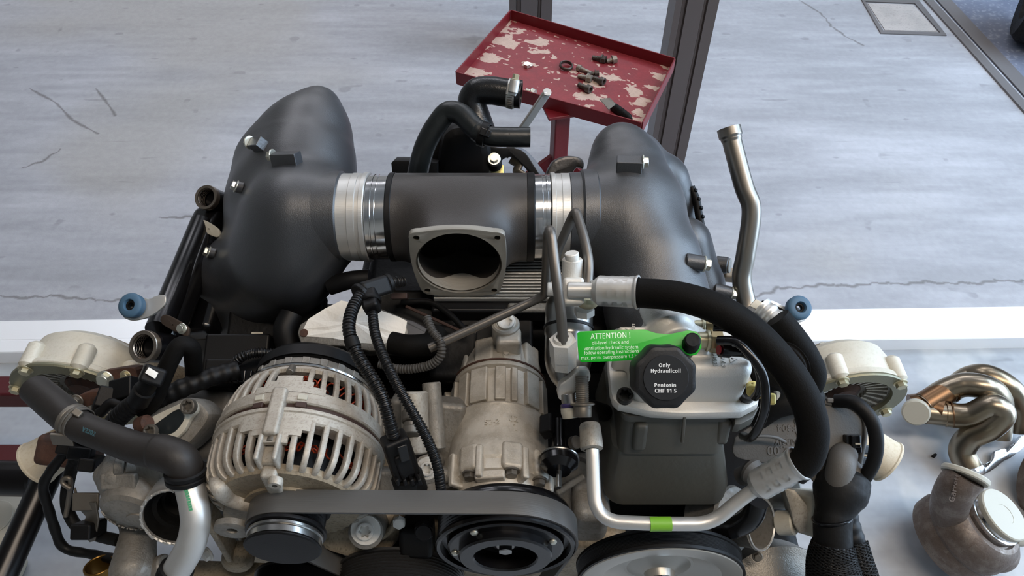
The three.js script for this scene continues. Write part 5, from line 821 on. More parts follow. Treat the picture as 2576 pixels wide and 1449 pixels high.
{
  const t = thing('thermostat_cover', 'pale oval cover plate with two star screws and a dark window beside the coolant pump', 'cover');
  const n = V(-0.15, 0.85, 0.5).normalize(), p0 = P(430, 1055, 0.66);
  part('cover_plate', outline([[358, 1080], [370, 1055], [440, 1020], [468, 1008], [490, 1012], [494, 1035], [478, 1055], [462, 1085], [432, 1108], [400, 1106], [376, 1102]], p0, n, 0.006, { bevel: 0.0015 }), M.castCream, t);
  part('window', outline([[388, 1068], [440, 1032], [458, 1034], [462, 1055], [440, 1085], [415, 1094], [392, 1086]], p0.clone().addScaledVector(n, 0.0008), n, 0.002), mat(0x24292b, 0.25, 0.2), t, 'dark oily window');
  capScrew(t, P(479, 1023, 0.652), n, 0.0068, M.steelDull, { h: 0.8 }); capScrew(t, P(383, 1085, 0.652), n, 0.006, M.steelDull, { h: 0.8 });
  part('cover_base', [outline([[350, 1075], [372, 1040], [470, 1000], [520, 1030], [520, 1060], [470, 1120], [430, 1135], [380, 1120]], p0.clone().addScaledVector(n, -0.006), n, 0.03, { bevel: 0.004 })], M.castGrey, t);
}
// ------------------------------------------------------------------ black hoses, plugs and wires of the left bank
tubeThing('vacuum_hose', 'dull black hose bending over beside the lower port of the black rail', 'hose', [[488, 960, 0.70], [486, 905, 0.67], [478, 872, 0.655], [455, 868, 0.65], [432, 900, 0.65], [408, 955, 0.655], [390, 1000, 0.66], [360, 1035, 0.67]].map(a => P(...a)), 0.0078, M.rubberHose);
tubeThing('vacuum_hose', 'black cloth-wrapped hose running right from the plug toward the fuse box', 'hose', [[355, 1035, 0.675], [410, 1000, 0.675], [470, 972, 0.68], [540, 946, 0.69], [600, 930, 0.70]].map(a => P(...a)), u => 0.0088 * (1 + 0.05 * Math.sin(u * 60)), M.blackPlastic, { seg: 90 });
{
  const t = thing('sensor_plug', 'black sensor plug with a white label standing beside the black hose', 'plug');
  const a = P(348, 1010, 0.655), b = P(384, 945, 0.635), d = b.clone().sub(a).normalize();
  part('plug_body', [rod(a, a.clone().lerp(b, 0.5), 0.0095), rod(a.clone().lerp(b, 0.45), b, 0.008), box(0.019, 0.02, 0.016, b, V(0.5, 0.7, 0.5), ZF, 0.003)], M.blackPlastic, t);
  part('label_patch', outline([[365, 938], [374, 924], [398, 938], [390, 953]], P(382, 940, 0.622), V(0.2, 0.8, 0.55), 0.0008, { round: false, bevel: 0.0001 }), M.paper, t, 'small white label');
  part('plug_elbow', sweep([a, P(320, 1030, 0.66), P(290, 1060, 0.67), P(270, 1090, 0.68)], u => 0.0085 * (1 + 0.04 * Math.sin(u * 80)), {}), M.blackPlastic, t);
}
{
  const t = thing('fuse_box', 'black fuse box with ridged sockets behind the alternator', 'box');
  part('box_body', [box(0.065, 0.02, 0.05, P(600, 905, 0.745), V(0, 0.9, 0.4), ZF, 0.003), box(0.03, 0.024, 0.03, P(560, 945, 0.735), V(0, 0.9, 0.4), ZF, 0.003)], M.blackPlastic, t);
  for (let i = 0; i < 6; i++) part('socket', box(0.006, 0.008, 0.012, P(548 + i * 16, 948, 0.712), V(0, 0.9, 0.4), ZF, 0.001), M.blackGloss, t);
  part('lead', sweep([P(585, 925, 0.72), P(605, 900, 0.71), P(640, 888, 0.712), P(700, 890, 0.72)], ribbed(0.005, 20, 0.2), { seg: 140 }), M.conduit, t);
}
tubeThing('wiring_loom', 'thin black taped loom hanging in an angled loop at the far left', 'cable', [[172, 1128, 0.68], [128, 1182, 0.68], [105, 1222, 0.685], [128, 1300, 0.70], [155, 1382, 0.71], [230, 1394, 0.71], [300, 1408, 0.70], [340, 1400, 0.69]].map(a => P(...a)), u => 0.0045 * (1 + 0.05 * Math.sin(u * 70)), M.blackPlastic, { bend: 0.012, seg: 120 });
tubeThing('wiring_loom', 'black loom curving down behind the metal bracket left of the pump', 'cable', [[215, 1110, 0.67], [180, 1180, 0.69], [168, 1270, 0.70], [190, 1320, 0.70], [240, 1345, 0.69], [300, 1360, 0.68]].map(a => P(...a)), 0.0055, M.rubber);
{
  const t = thing('wire_bracket', 'bent sheet metal bracket with a black plug hanging left of the pump', 'bracket');
  part('bracket_sheet', [outline([[185, 1228], [195, 1262], [238, 1264], [246, 1310], [236, 1362], [225, 1365], [200, 1335], [215, 1300], [192, 1275]], P(215, 1290, 0.67), V(-0.5, 0.5, 0.7), 0.0022, { round: false }), box(0.024, 0.003, 0.016, P(216, 1262, 0.665), V(0, 0.8, 0.6), ZF)], M.steelDull, t);
  part('black_plug', [box(0.018, 0.03, 0.014, P(224, 1330, 0.672), V(0, 0.8, 0.6), ZF), box(0.02, 0.014, 0.012, P(205, 1140, 0.665), V(0.2, 0.8, 0.6), ZF), box(0.014, 0.03, 0.012, P(230, 1165, 0.67), V(0.2, 0.8, 0.6), ZF), box(0.024, 0.03, 0.016, P(190, 1120, 0.68), V(0.3, 0.8, 0.6), ZF)], M.blackPlastic, t);
  part('bracket_hook', sweep([P(178, 1230, 0.68), P(158, 1215, 0.68), P(160, 1205, 0.68), P(175, 1204, 0.68), P(172, 1260, 0.69), P(165, 1300, 0.69)], 0.0022, {}), M.steelDull, t);
}
{
  const t = thing('bracket_stack', 'rust brown manifold bracket with bolts between the left turbo housing and the coolant hose', 'bracket');
  part('rust_plate', [outline([[175, 1015], [190, 1000], [230, 985], [255, 990], [245, 1010], [210, 1025]], P(215, 1005, 0.72), V(0, 0.6, 0.8), 0.012), outline([[250, 935], [330, 925], [345, 950], [330, 985], [300, 1005], [260, 980]], P(300, 960, 0.73), V(0, 0.7, 0.7), 0.02), box(0.05, 0.05, 0.03, P(180, 1130, 0.74), V(0.2, 0.8, 0.6), ZF, 0.006)], M.rust, t);
  hexBolt(t, P(193, 1009, 0.715), V(0, 0.6, 0.8), 0.005, M.steelDull); hexBolt(t, P(265, 952, 0.715), V(0, 0.5, 0.85), 0.0062, M.zinc); hexBolt(t, P(316, 945, 0.715), V(0, 0.6, 0.8), 0.004, M.zincYellow);
  part('cable_clutter', [sweep([P(250, 1040, 0.69), P(280, 1015, 0.69), P(310, 1020, 0.69), P(350, 1000, 0.69)], 0.005, {}), sweep([P(235, 1050, 0.7), P(250, 1000, 0.7), P(290, 975, 0.7), P(330, 990, 0.7)], 0.003, {}), box(0.03, 0.02, 0.02, P(290, 1005, 0.70), V(0.3, 0.8, 0.4), ZF), box(0.026, 0.02, 0.02, P(320, 980, 0.70), V(-0.3, 0.8, 0.4), ZF)], M.blackPlastic, t);
  part('cut_wire_end', [rod(P(345, 1072, 0.66), P(378, 1062, 0.655), 0.0075, 24, 0.4)], M.rust, t);
}
// ------------------------------------------------------------------ the stand at the far left
M.frameBlack = mat(0x0e0c0d, 0.3, 0.3);
tubeThing('stand_leg', 'black steel tube slanting to the lower left corner', 'stand leg', [[150, 1130, 0.84], [60, 1330, 0.80], [-30, 1530, 0.76]].map(a => P(...a)), 0.0145, M.frameBlack);
{
  const t = thing('engine_stand', 'dark red and black engine stand frame at the far left edge', 'stand');
  M.redDark = mat(0x4a0e15, 0.45, 0.1); part('red_beam', box(0.3, 0.035, 0.035, H(-93, 985, 0.33), V(0, 1, 0), ZF, 0.004), M.redDark, t);
  part('black_tube', rod(P(-120, 1200, 0.93), P(95, 1205, 0.93), 0.022, 32), M.frameBlack, t);
  part('red_plate', box(0.3, 0.01, 0.03, P(-50, 1148, 0.95), V(0, 1, 0), ZF, 0.002), M.redDark, t);
  part('upright', box(0.05, 0.31, 0.05, H(-260, 985, 0.155), V(0, 1, 0), ZF, 0.004), M.redDark, t);
}
{
  const t = thing('cream_tub', 'cream plastic lid with a round disc at the lower left edge', 'tub');
  part('tub_lid', outline([[-120, 1235], [60, 1245], [0, 1440], [-180, 1440]], V(0, 0.2, 0), V(0, 1, 0), 0.012, { round: false, bevel: 0.003 }), M.ivory, t); part('tub_body', box(0.12, 0.19, 0.12, H(-130, 1340, 0.2).add(V(-0.05, -0.105, 0.02)), V(0, 1, 0), ZF, 0.01), M.ivory, t);
  part('round_disc', lathe([[0, 0], [0.026, 0], [0.027, 0.001], [0.026, 0.002], [0, 0.0022]], H(-14, 1302, 0.2), V(0, 1, 0), 48), M.ivory, t);
}
// ------------------------------------------------------------------ behind and between: taped housing, conduits, posts
{
  const t = thing('oil_separator', 'grey cast housing masked with white paper, between the left plenum and the conduits', 'housing');
  const n = V(0, 0.9, 0.43).normalize(), p0 = P(890, 820, 0.715);
  part('cast_body', [outline([[746, 838], [752, 815], [775, 800], [862, 758], [950, 772], [1020, 800], [1028, 835], [1022, 856], [985, 882], [930, 884], [860, 872], [756, 868]], p0, n, 0.03, { bevel: 0.004, round: false })], M.castGrey, t);
  part('nose', [outline([[1010, 800], [1040, 806], [1080, 830], [1075, 846], [1030, 862], [1010, 850]], p0.clone().addScaledVector(n, -0.006), n, 0.03, { bevel: 0.004 })], mat(0x55565a, 0.6, 0.2), t);
  // paper sheet: slightly crumpled facets
  const o = [[763, 828], [775, 803], [818, 776], [858, 756], [892, 762], [940, 775], [972, 786], [1002, 797], [1024, 808], [1020, 832], [1016, 848], [988, 858], [962, 866], [900, 862], [832, 850], [764, 846]];
  const c = onPlane(890, 812, p0, n), pos = [], mid = []; const q = o.map(([x, y], i) => onPlane(x, y, p0.clone().addScaledVector(n, 0.0006), n)), md = o.map(([x, y], i) => onPlane(x * 0.5 + 445, y * 0.5 + 407, p0.clone().addScaledVector(n, 0.001 + rnd() * 0.003), n)), cc = c.clone().addScaledVector(n, 0.003);
  const tri = (a, b, d) => pos.push(...a.toArray(), ...b.toArray(), ...d.toArray());
  o.forEach((_, i) => { const j = (i + 1) % o.length; tri(q[i], md[i], q[j]); tri(md[i], md[j], q[j]); tri(md[i], cc, md[j]); });
  const g = new THREE.BufferGeometry(); g.setAttribute('position', new THREE.Float32BufferAttribute(pos, 3)); g.computeVertexNormals(); part('paper_cover', g, M.paper, t, 'white paper taped over the opening');
  part('bolt_hole', rod(onPlane(765, 838, p0, n).addScaledVector(n, -0.001), onPlane(765, 838, p0, n).addScaledVector(n, 0.0012), 0.004), M.rust, t);
}
function conduit(label, pts, r, n, m, extra) { const t = thing('corrugated_conduit', label, 'conduit'); const c = smooth(pts.map(a => P(...a))), L = c.getLength(); part('conduit_tube', sweep(c, ribbed(r, L / n, 0.2), { seg: Math.round(L / n * 7), radial: 15 }), m, t); if (extra) extra(t, c); return t; }
conduit('thick black corrugated conduit bending down right of the white paper toward the black plug', [[1012, 708, 0.70], [970, 712, 0.68], [920, 732, 0.655], [888, 775, 0.635], [878, 830, 0.62], [898, 890, 0.612], [935, 950, 0.605], [962, 1000, 0.6], [980, 1060, 0.6], [993, 1105, 0.605]], 0.0056, 0.0030, M.conduit, (t, c) => { part('tape_wrap', [sweep(new THREE.CatmullRomCurve3([0.54, 0.56, 0.58].map(u => c.getPointAt(u))), 0.0062, { seg: 12, radial: 20 })], M.rubber, t, 'black tape wrap'); });
conduit('black corrugated conduit running straight down from the T connector to the belt', [[936, 775, 0.645], [944, 840, 0.628], [966, 900, 0.612], [1000, 970, 0.6], [1040, 1040, 0.597], [1075, 1105, 0.6], [1100, 1170, 0.605], [1110, 1232, 0.612]], 0.0045, 0.0028, M.conduit);
conduit('dusty grey corrugated conduit looping under the dark rod beside the compressor', [[1073, 798, 0.66], [1086, 830, 0.655], [1108, 862, 0.652], [1110, 890, 0.652], [1090, 914, 0.655], [1050, 926, 0.66], [1000, 928, 0.665], [955, 915, 0.67]], 0.0042, 0.0027, M.conduitGrey);
{
  const t = thing('conduit_connector', 'black plastic T connector joining the conduits above the white paper', 'connector');
  part('connector_body', [bar(P(905, 738, 0.655), P(975, 715, 0.672), 0.018, 0.017, V(0, 0.7, 0.7), 0.004), bar(P(930, 735, 0.655), P(936, 782, 0.64), 0.014, 0.014, V(0, 0.7, 0.7), 0.003)], M.blackPlastic, t);
  for (const [a, b, r] of [[[902, 742, 0.652], [912, 734, 0.655], 0.0098], [[970, 716, 0.672], [982, 712, 0.675], 0.0095], [[933, 752, 0.648], [934, 762, 0.645], 0.009]]) part('connector_collar', rod(P(...a), P(...b), r, 28, 0.2), M.blackPlastic, t);
}
{
  const t = thing('harness_plug', 'black latched plug at the lower end of the thick conduit', 'plug');
  const a = P(990, 1098, 0.606), b = P(1022, 1192, 0.62), d = b.clone().sub(a).normalize();
  part('plug_body', [bar(a, b, 0.022, 0.02, V(0.3, 0.75, 0.6), 0.003), bar(a.clone().addScaledVector(d, 0.012), b.clone().addScaledVector(d, -0.004), 0.013, 0.025, V(0.3, 0.75, 0.6), 0.002)], M.blackPlastic, t);
  part('latch', bar(P(1010, 1120, 0.592), P(1020, 1160, 0.597), 0.008, 0.003, V(0.3, 0.75, 0.6), 0.001), M.blackGloss, t);
  part('rubber_boot', rod(b, b.clone().addScaledVector(d, 0.02), 0.0135), M.rubber, t);
  for (const x of [-0.008, -0.002, 0.004, 0.01]) part('grip_rib', box(0.003, 0.006, 0.02, b.clone().add(V(x, 0.006, 0.006)), d, V(0.3, 0.75, 0.6), 0.001), M.blackPlastic, t);
}
tubeThing('black_hose', 'fat black hose lying flat under the white-papered housing', 'hose', [[985, 862, 0.69], [1030, 870, 0.685], [1085, 862, 0.69], [1100, 835, 0.70]].map(a => P(...a)), 0.0105, M.rubberHose);
{
  const t = thing('bracket_casting', 'grey cast bracket with two upright posts between the alternator and the compressor', 'bracket');
  part('post', [rod(P(1046, 1140, 0.65), P(1042, 985, 0.655), 0.012, 32)], M.cast, t); part('post', [rod(P(1098, 1130, 0.66), P(1085, 962, 0.668), 0.0085, 32)], M.castGrey, t);
  part('bare_patch', outline([[1036, 995], [1050, 988], [1062, 998], [1060, 1025], [1054, 1040], [1038, 1030]], P(1048, 1012, 0.645), V(0, 0.75, 0.66), 0.003, { bevel: 0.0004 }), mat(0xcfc9bf, 0.3, 0.8), t, 'freshly scraped bare metal');
  part('bracket_web', [box(0.07, 0.10, 0.03, P(1070, 1130, 0.69), V(0.1, 0.75, -0.65), V(0, 0.65, 0.75), 0.006), box(0.1, 0.05, 0.03, P(1050, 1210, 0.67), V(0, 0.8, 0.6), ZF, 0.006)], M.castGrey, t);
  part('fitting', [rod(P(1033, 1035, 0.648), P(1034, 1062, 0.642), 0.0082), rod(P(1034, 1062, 0.643), P(1034, 1080, 0.64), 0.0066), rod(P(1034, 1076, 0.64), P(1034, 1096, 0.636), 0.0078)], M.steelDull, t);
  part('orange_seal', box(0.018, 0.004, 0.005, P(1048, 1236, 0.625), V(0, 1, 0), V(0, 0, 1), 0.001), mat(0xd8481c, 0.5), t, 'orange seal');
  const bs = part('screw_post', lathe([[0, -0.05], [0.013, -0.05], [0.0125, 0], [0.009, 0.001], [0, 0.001]], P(1075, 1180, 0.645), V(0, 0.8, 0.6), 36), M.castGrey, t); capScrew(bs, P(1075, 1178, 0.645), V(0, 0.8, 0.6), 0.0062, M.castClean, { washer: 1.6, h: 0.8 });
}
// ------------------------------------------------------------------ crankcase and castings under it all
const block = (x0, x1, y0, y1, z0, z1, r) => { const g = new RoundedBoxGeometry(x1 - x0, y1 - y0, z1 - z0, 3, r); g.translate((x0 + x1) / 2, (y0 + y1) / 2, (z0 + z1) / 2); return g; };
M.engineBlack = mat(0x070708, 0.55, 0, { phys: true, specularIntensity: 0.4, bumpMap: tMid, bumpScale: 0.0003 });
{
  const t = thing('engine_block', 'black and grey engine block carrying the plenums, alternator and compressor', 'engine');
  part('crankcase', [block(-0.19, 0.21, 0.30, 0.585, -0.70, -0.31, 0.02), block(-0.16, 0.19, 0.585, 0.66, -0.60, -0.47, 0.012), block(-0.17, 0.2, 0.04, 0.3, -0.62, -0.3, 0.03), block(-0.12, 0.1, 0, 0.05, -0.56, -0.36, 0.01), block(0.1, 0.32, 0.28, 0.46, -0.42, -0.27, 0.02)], M.engineBlack, t);
  part('cylinder_head', [block(-0.35, -0.19, 0.34, 0.52, -0.64, -0.36, 0.02)], M.engineBlack, t); part('cylinder_head', [block(0.21, 0.29, 0.34, 0.50, -0.6, -0.36, 0.02)], M.engineBlack, t);
  part('front_case', [block(-0.20, 0.11, 0.36, 0.575, -0.335, -0.285, 0.015), block(-0.275, -0.2, 0.36, 0.56, -0.36, -0.30, 0.015)], M.castDirty, t, 'dirty beige front casting');
  part('case_rib', [box(0.006, 0.13, 0.02, onPlane(556, 1340, V(0, 0, -0.285), ZF), V(0.05, 1, 0), ZF, 0.002), box(0.03, 0.028, 0.028, onPlane(600, 1400, V(0, 0, -0.285), ZF), V(0, 1, 0), ZF, 0.012), box(0.09, 0.008, 0.02, onPlane(590, 1440, V(0, 0, -0.28), ZF), V(0.1, 1, 0), ZF, 0.003)], M.castDirty, t);
  hexBolt(t, onPlane(526, 1392, V(0, 0, -0.28), ZF), V(-0.6, 0.3, 0.7), 0.0055, M.castClean);
  const b1 = part('screw_boss', lathe([[0, -0.06], [0.019, -0.06], [0.0155, 0], [0.013, 0.0015], [0, 0.0015]], P(920, 1338, 0.65), V(0, 0.75, 0.66), 40), M.castGrey, t); capScrew(b1, P(920, 1333, 0.648), V(0, 0.75, 0.66), 0.0078, M.castClean, { washer: 1.7, h: 0.7 });
  hexBolt(t, P(1005, 1312, 0.652), V(0, 0.6, 0.8), 0.0058, M.castClean, { washer: 0 }); hexBolt(t, P(1068, 1330, 0.65), V(0, 0.6, 0.8), 0.009, M.darkMetal, { washer: 0 });
  part('sensor_body', [box(0.03, 0.03, 0.03, P(1050, 1350, 0.67), V(0, 0.6, 0.8), V(0, 0.8, -0.6), 0.005)], M.blackPlastic, t);
  // black strips, pipes and wires on top of the crankcase
  part('pipe_run', [sweep([P(830, 720, 0.74), P(880, 705, 0.735), P(930, 700, 0.735)], 0.009, {}), sweep([P(1010, 760, 0.735), P(1080, 760, 0.73), P(1130, 790, 0.72), P(1170, 830, 0.71)], 0.003, {}), sweep([P(1150, 755, 0.735), P(1230, 760, 0.735), P(1290, 790, 0.73)], 0.0035, {}), sweep([P(735, 790, 0.735), P(718, 830, 0.73), P(725, 870, 0.73)], 0.012, {})], M.blackPlastic, t);
  part('stay_strap', bar(P(1020, 770, 0.725), P(1175, 840, 0.71), 0.003, 0.002, V(0, 0.8, 0.6)), M.brown, t); part('relay', box(0.016, 0.012, 0.006, P(1005, 745, 0.715), V(0, 0.8, 0.6), ZF, 0.001), M.brown, t, 'brown relay');
  part('valley_cover', [box(0.16, 0.012, 0.07, P(1140, 815, 0.742), V(0, 0.9, 0.43), ZF, 0.004), box(0.10, 0.02, 0.05, P(700, 800, 0.79), V(0, 0.9, 0.43), ZF, 0.004)], M.engineBlack, t);
  for (const [x, y] of [[836, 712], [1190, 840]]) hexBolt(t, P(x, y, 0.736), V(0, 0.8, 0.6), 0.0036, M.steelDull);
  part('end_case', box(0.05, 0.07, 0.06, P(1150, 900, 0.76), V(0, 0.9, 0.43), ZF, 0.008), M.engineBlack, t); part('grey_end_case', [box(0.03, 0.05, 0.04, P(540, 1110, 0.72), V(0, 0.9, 0.43), ZF, 0.008), box(0.06, 0.09, 0.08, P(545, 1090, 0.76), V(0, 0.9, 0.43), ZF, 0.01)], M.coverGrey, t);
  part('side_casting', [block(0.055, 0.09, 0.46, 0.62, -0.36, -0.29, 0.01)], M.castGrey, t);
  part('white_bracket', box(0.012, 0.002, 0.02, P(646, 860, 0.75), V(0, 0.8, 0.6), ZF), M.ivory, t);
}
{ // finned cooler under the flange
  const t = thing('finned_cooler', 'finned aluminium cooler showing behind and below the open flange', 'cooler');
  part('cooler_core', box(0.14, 0.02, 0.07, P(1265, 725, 0.752), V(0, 1, 0.1), ZF, 0.003), M.darkMetal, t);
  const a0 = P(1265, 725, 0.752); for (let i = 0; i < 15; i++) part('fin', box(0.135, 0.005, 0.0018, a0.clone().add(V(0, 0.0125, -0.033 + i * 0.0042)), V(0, 1, 0.1), ZF, 0.0006), M.alu, t);
  part('cooler_edge', box(0.05, 0.006, 0.010, a0.clone().add(V(0.03, 0.008, 0.033)), V(0, 1, 0.1), ZF, 0.003), M.castGrey, t);
}
// ------------------------------------------------------------------ right side: cover plate, looms, pipes and castings
{
  const t = thing('plug_cover', 'grey plastic cover plate with raised lettering and a black clip, right of the reservoir', 'cover');
  const n = V(0.05, 0.8, 0.6).normalize(), p0 = P(2010, 1100, 0.655);
  part('cover_plate', outline([[1850, 1100], [1880, 1078], [1940, 1040], [2000, 1010], [2030, 1004], [2140, 1024], [2168, 1048], [2174, 1090], [2160, 1190], [2150, 1212], [2060, 1220], [2030, 1190], [1960, 1170], [1852, 1150]], p0, n, 0.004, { bevel: 0.001 }), M.coverGrey, t);
  part('cover_lip', sweep([[2026, 1003], [2085, 1014], [2142, 1024], [2170, 1050], [2176, 1092], [2166, 1150], [2158, 1195]].map(([x, y]) => onPlane(x, y, p0, n)), 0.0022, {}), M.coverGrey, t);
  for (const [x, y] of [[2085, 1010], [2060, 1006], [2135, 1018]]) part('clip_tooth', box(0.006, 0.008, 0.004, onPlane(x, y - 3, p0, n), V(0, 0.8, 0.6), ZF, 0.001), M.coverGrey, t);
  const cb = part('clip', [box(0.014, 0.006, 0.016, onPlane(2140, 1115, p0, n).addScaledVector(n, 0.003), n, V(0, -0.6, 0.8), 0.001), box(0.008, 0.009, 0.011, onPlane(2141, 1108, p0, n).addScaledVector(n, 0.005), n, V(0, -0.6, 0.8), 0.001)], M.blackGloss, t, 'black square clip');
  part('clip_slot', box(0.005, 0.001, 0.0015, onPlane(2143, 1113, p0, n).addScaledVector(n, 0.0105), n, ZF, 0.0003), M.ivory, cb);
  const font = await new FontLoader().loadAsync('fonts/droid/droid_sans_bold.typeface.json'), tg = [], xx = V(-1, 0, 0).addScaledVector(n, n.x).normalize(), yy = n.clone().cross(xx);
  for (const [s, x, y, z] of [['8-AF304', 1995, 1080, 0.006], ['MA', 1985, 1095, 0.005], ['GERMANY', 1997, 1116, 0.005], ['96.152.00', 2012, 1134, 0.0075]]) { const g = new TextGeometry(s, { font, size: z, depth: 0.0007, curveSegments: 2 }); g.applyMatrix4(new THREE.Matrix4().makeBasis(xx, yy, n).setPosition(onPlane(x + 45, y - 12, p0, n))); tg.push(g); }
  tg.push(lathe([[0.003, 0], [0.0036, 0.0008], [0.0042, 0], [0.003, 0]], onPlane(2008, 1060, p0, n), n, 24), lathe([[0.004, 0], [0.0046, 0.0008], [0.0052, 0], [0.004, 0]], onPlane(2062, 1140, p0, n), n, 24)); part('raised_lettering', tg, M.coverGrey, t);
  part('cable_outlet', sweep([P(2108, 1255, 0.645), P(2110, 1205, 0.640), P(2118, 1165, 0.642), P(2122, 1145, 0.655), P(2126, 1138, 0.67)], u => 0.0118 * (u > 0.75 ? 1 - (u - 0.75) * 1.4 : 1), { seg: 60, radial: 26 }), M.coverGrey, t, 'rounded cable outlet boot');
  part('cable_outlet', sweep([P(2138, 1262, 0.652), P(2142, 1225, 0.648), P(2145, 1195, 0.65), P(2140, 1172, 0.662)], 0.009, { seg: 50, radial: 24 }), M.coverGrey, t);
  const c2 = []; for (const [x, y] of [[2172, 1130], [2174, 1160], [2168, 1185], [2165, 1200]]) c2.push(box(0.012, 0.006, 0.008, P(x, y, 0.66), V(0.3, 0.8, 0.5), ZF, 0.001)); part('side_tooth', c2, M.blackGloss, t);
}
tubeThing('cable_strap', 'flat black cable curving round the right edge of the grey cover plate', 'cable', [[2100, 1008, 0.66], [2150, 1014, 0.645], [2188, 1050, 0.638], [2204, 1100, 0.637], [2198, 1160, 0.64], [2172, 1205, 0.645], [2140, 1230, 0.65]].map(a => P(...a)), 0.0062, M.blackPlastic, { squash: 0.8, seg: 100 });
{
  const t = thing('cable_loom', 'thick black cable loom hanging from the cover plate in braided sleeves to the bottom edge', 'cable');
  const w = (pts, r, m, o = {}) => sweep(pts.map(a => P(...a)), r, o);
  part('taped_trunk', [w([[2120, 1270, 0.648], [2132, 1320, 0.645], [2148, 1370, 0.643]], u => 0.0105 * (1 + 0.03 * Math.sin(u * 25)), 0, { seg: 40 })], M.blackPlastic, t);
  part('tape_bundle', sweep([P(2120, 1194, 0.655), P(2117, 1225, 0.65), P(2106, 1262, 0.645), P(2095, 1310, 0.642), P(2096, 1368, 0.641)], u => 0.0232 * (0.8 + 0.2 * sst(0, 0.1, u)) - 0.0072 * sst(0.25, 0.6, u), { seg: 80, radial: 28 }), M.rubber, t);
  for (const [a, b, r] of [[[2092, 1302, 0.64], [2093, 1308, 0.64], 0.0168]]) part('cable_tie', rod(P(...a), P(...b), r, 36, 0.2), M.blackGloss, t);
  part('tie_head', box(0.01, 0.012, 0.01, P(2142, 1238, 0.635), V(0, 0.8, 0.6), ZF, 0.002), M.blackGloss, t);
  const braid = tex(64, i => { const x = i % 64, y = i / 64 | 0, a = Math.sin((x + y) / 64 * 6.283 * 8), b = Math.sin((x - y) / 64 * 6.283 * 8), v = Math.max(a, b) * 0.5 + 0.5; return [v, v, v]; }, 0.02), mB = mat(0x0c0c0d, 0.4, 0, { bumpMap: braid, bumpScale: 0.0008 });
  const strands = (pts, r, n, turns) => { const c = smooth(pts.map(a => P(...a))), fr = c.computeFrenetFrames(120, false), out = []; for (let s = 0; s < n; s++) for (const k of [-1, 1]) { const q = []; for (let i = 0; i <= 120; i += 2) { const a = s / n * 6.283 + k * i / 120 * turns * 6.283, rr = typeof r === 'function' ? r(i / 120) : r; q.push(c.getPointAt(i / 120).clone().addScaledVector(fr.normals[i], Math.cos(a) * rr * (1 + 0.02 * ((i / 2 + (k > 0 ? 0 : 1)) % 2))).addScaledVector(fr.binormals[i], Math.sin(a) * rr * (1 + 0.02 * ((i / 2 + (k > 0 ? 0 : 1)) % 2)))); } out.push(sweep(q, 0.00055, { seg: 90, radial: 5 })); } return out; };
  const pa = [[2096, 1365, 0.64], [2094, 1410, 0.64], [2100, 1460, 0.64], [2100, 1560, 0.65]], pb = [[2148, 1365, 0.643], [2160, 1410, 0.64], [2175, 1460, 0.64], [2190, 1560, 0.65]], ra = u => 0.0165 + 0.006 * Math.sin(Math.min(1, u * 2) * 1.57), rb = u => 0.0105 + 0.002 * u;
  const s1 = part('braided_sleeve', w(pa, ra, 0, { seg: 60, radial: 26 }), mB, t), s2 = part('braided_sleeve', w(pb, rb, 0, { seg: 60 }), mB, t);
  const b1 = part('braid', strands(pa, u => ra(u) + 0.0006, 16, 2.2), M.rubber, s1); b1.userData.kind = 'stuff'; const b2 = part('braid', strands(pb, u => rb(u) + 0.0006, 11, 2.6), M.rubber, s2); b2.userData.kind = 'stuff';
}
tubeThing('dipstick_tube', 'bent bare steel tube with flared rim standing up at the engine’s far right', 'tube', [[1833, 322, 0.80], [1872, 470, 0.80], [1890, 522, 0.80], [1876, 640, 0.805], [1866, 700, 0.81], [1880, 770, 0.81], [1900, 840, 0.80]].map(a => P(...a)), u => 0.0104 * (u < 0.045 ? 1.22 : u < 0.06 ? 1.08 : 1), mat(0x87827a, 0.34, 0.95), { seg: 160, radial: 26, bore: [0.82, 0] });
tubeThing('rear_hose', 'black rubber hose curving down behind the thick refrigerant hose', 'hose', [[1955, 800, 0.63], [1995, 850, 0.63], [2030, 900, 0.635], [2045, 945, 0.64], [2025, 985, 0.65], [1990, 1000, 0.66]].map(a => P(...a)), 0.0112, M.rubberHose);
{
  const t = thing('hose_crimp', 'silver crimped hose end behind the thick hose below the right blue grommet', 'fitting');
  part('crimp_sleeve', sweep(new THREE.LineCurve3(P(1915, 772, 0.655), P(1988, 836, 0.64)), u => 0.0092 * (1 + 0.08 * Math.cos(u * 25)), { seg: 60, radial: 30 }), M.alu, t);
  part('support_rail', [sweep([P(1900, 790, 0.72), P(1880, 850, 0.70), P(1905, 900, 0.70), P(1930, 990, 0.70)], 0.011, {}), box(0.03, 0.12, 0.02, P(1900, 880, 0.72), V(0.15, 0.8, 0.5), ZF, 0.005)], M.castGrey, t);
  part('wire', sweep([P(1925, 840, 0.67), P(1940, 900, 0.67), P(1950, 960, 0.68)], 0.002, {}), M.steelDull, t);
}
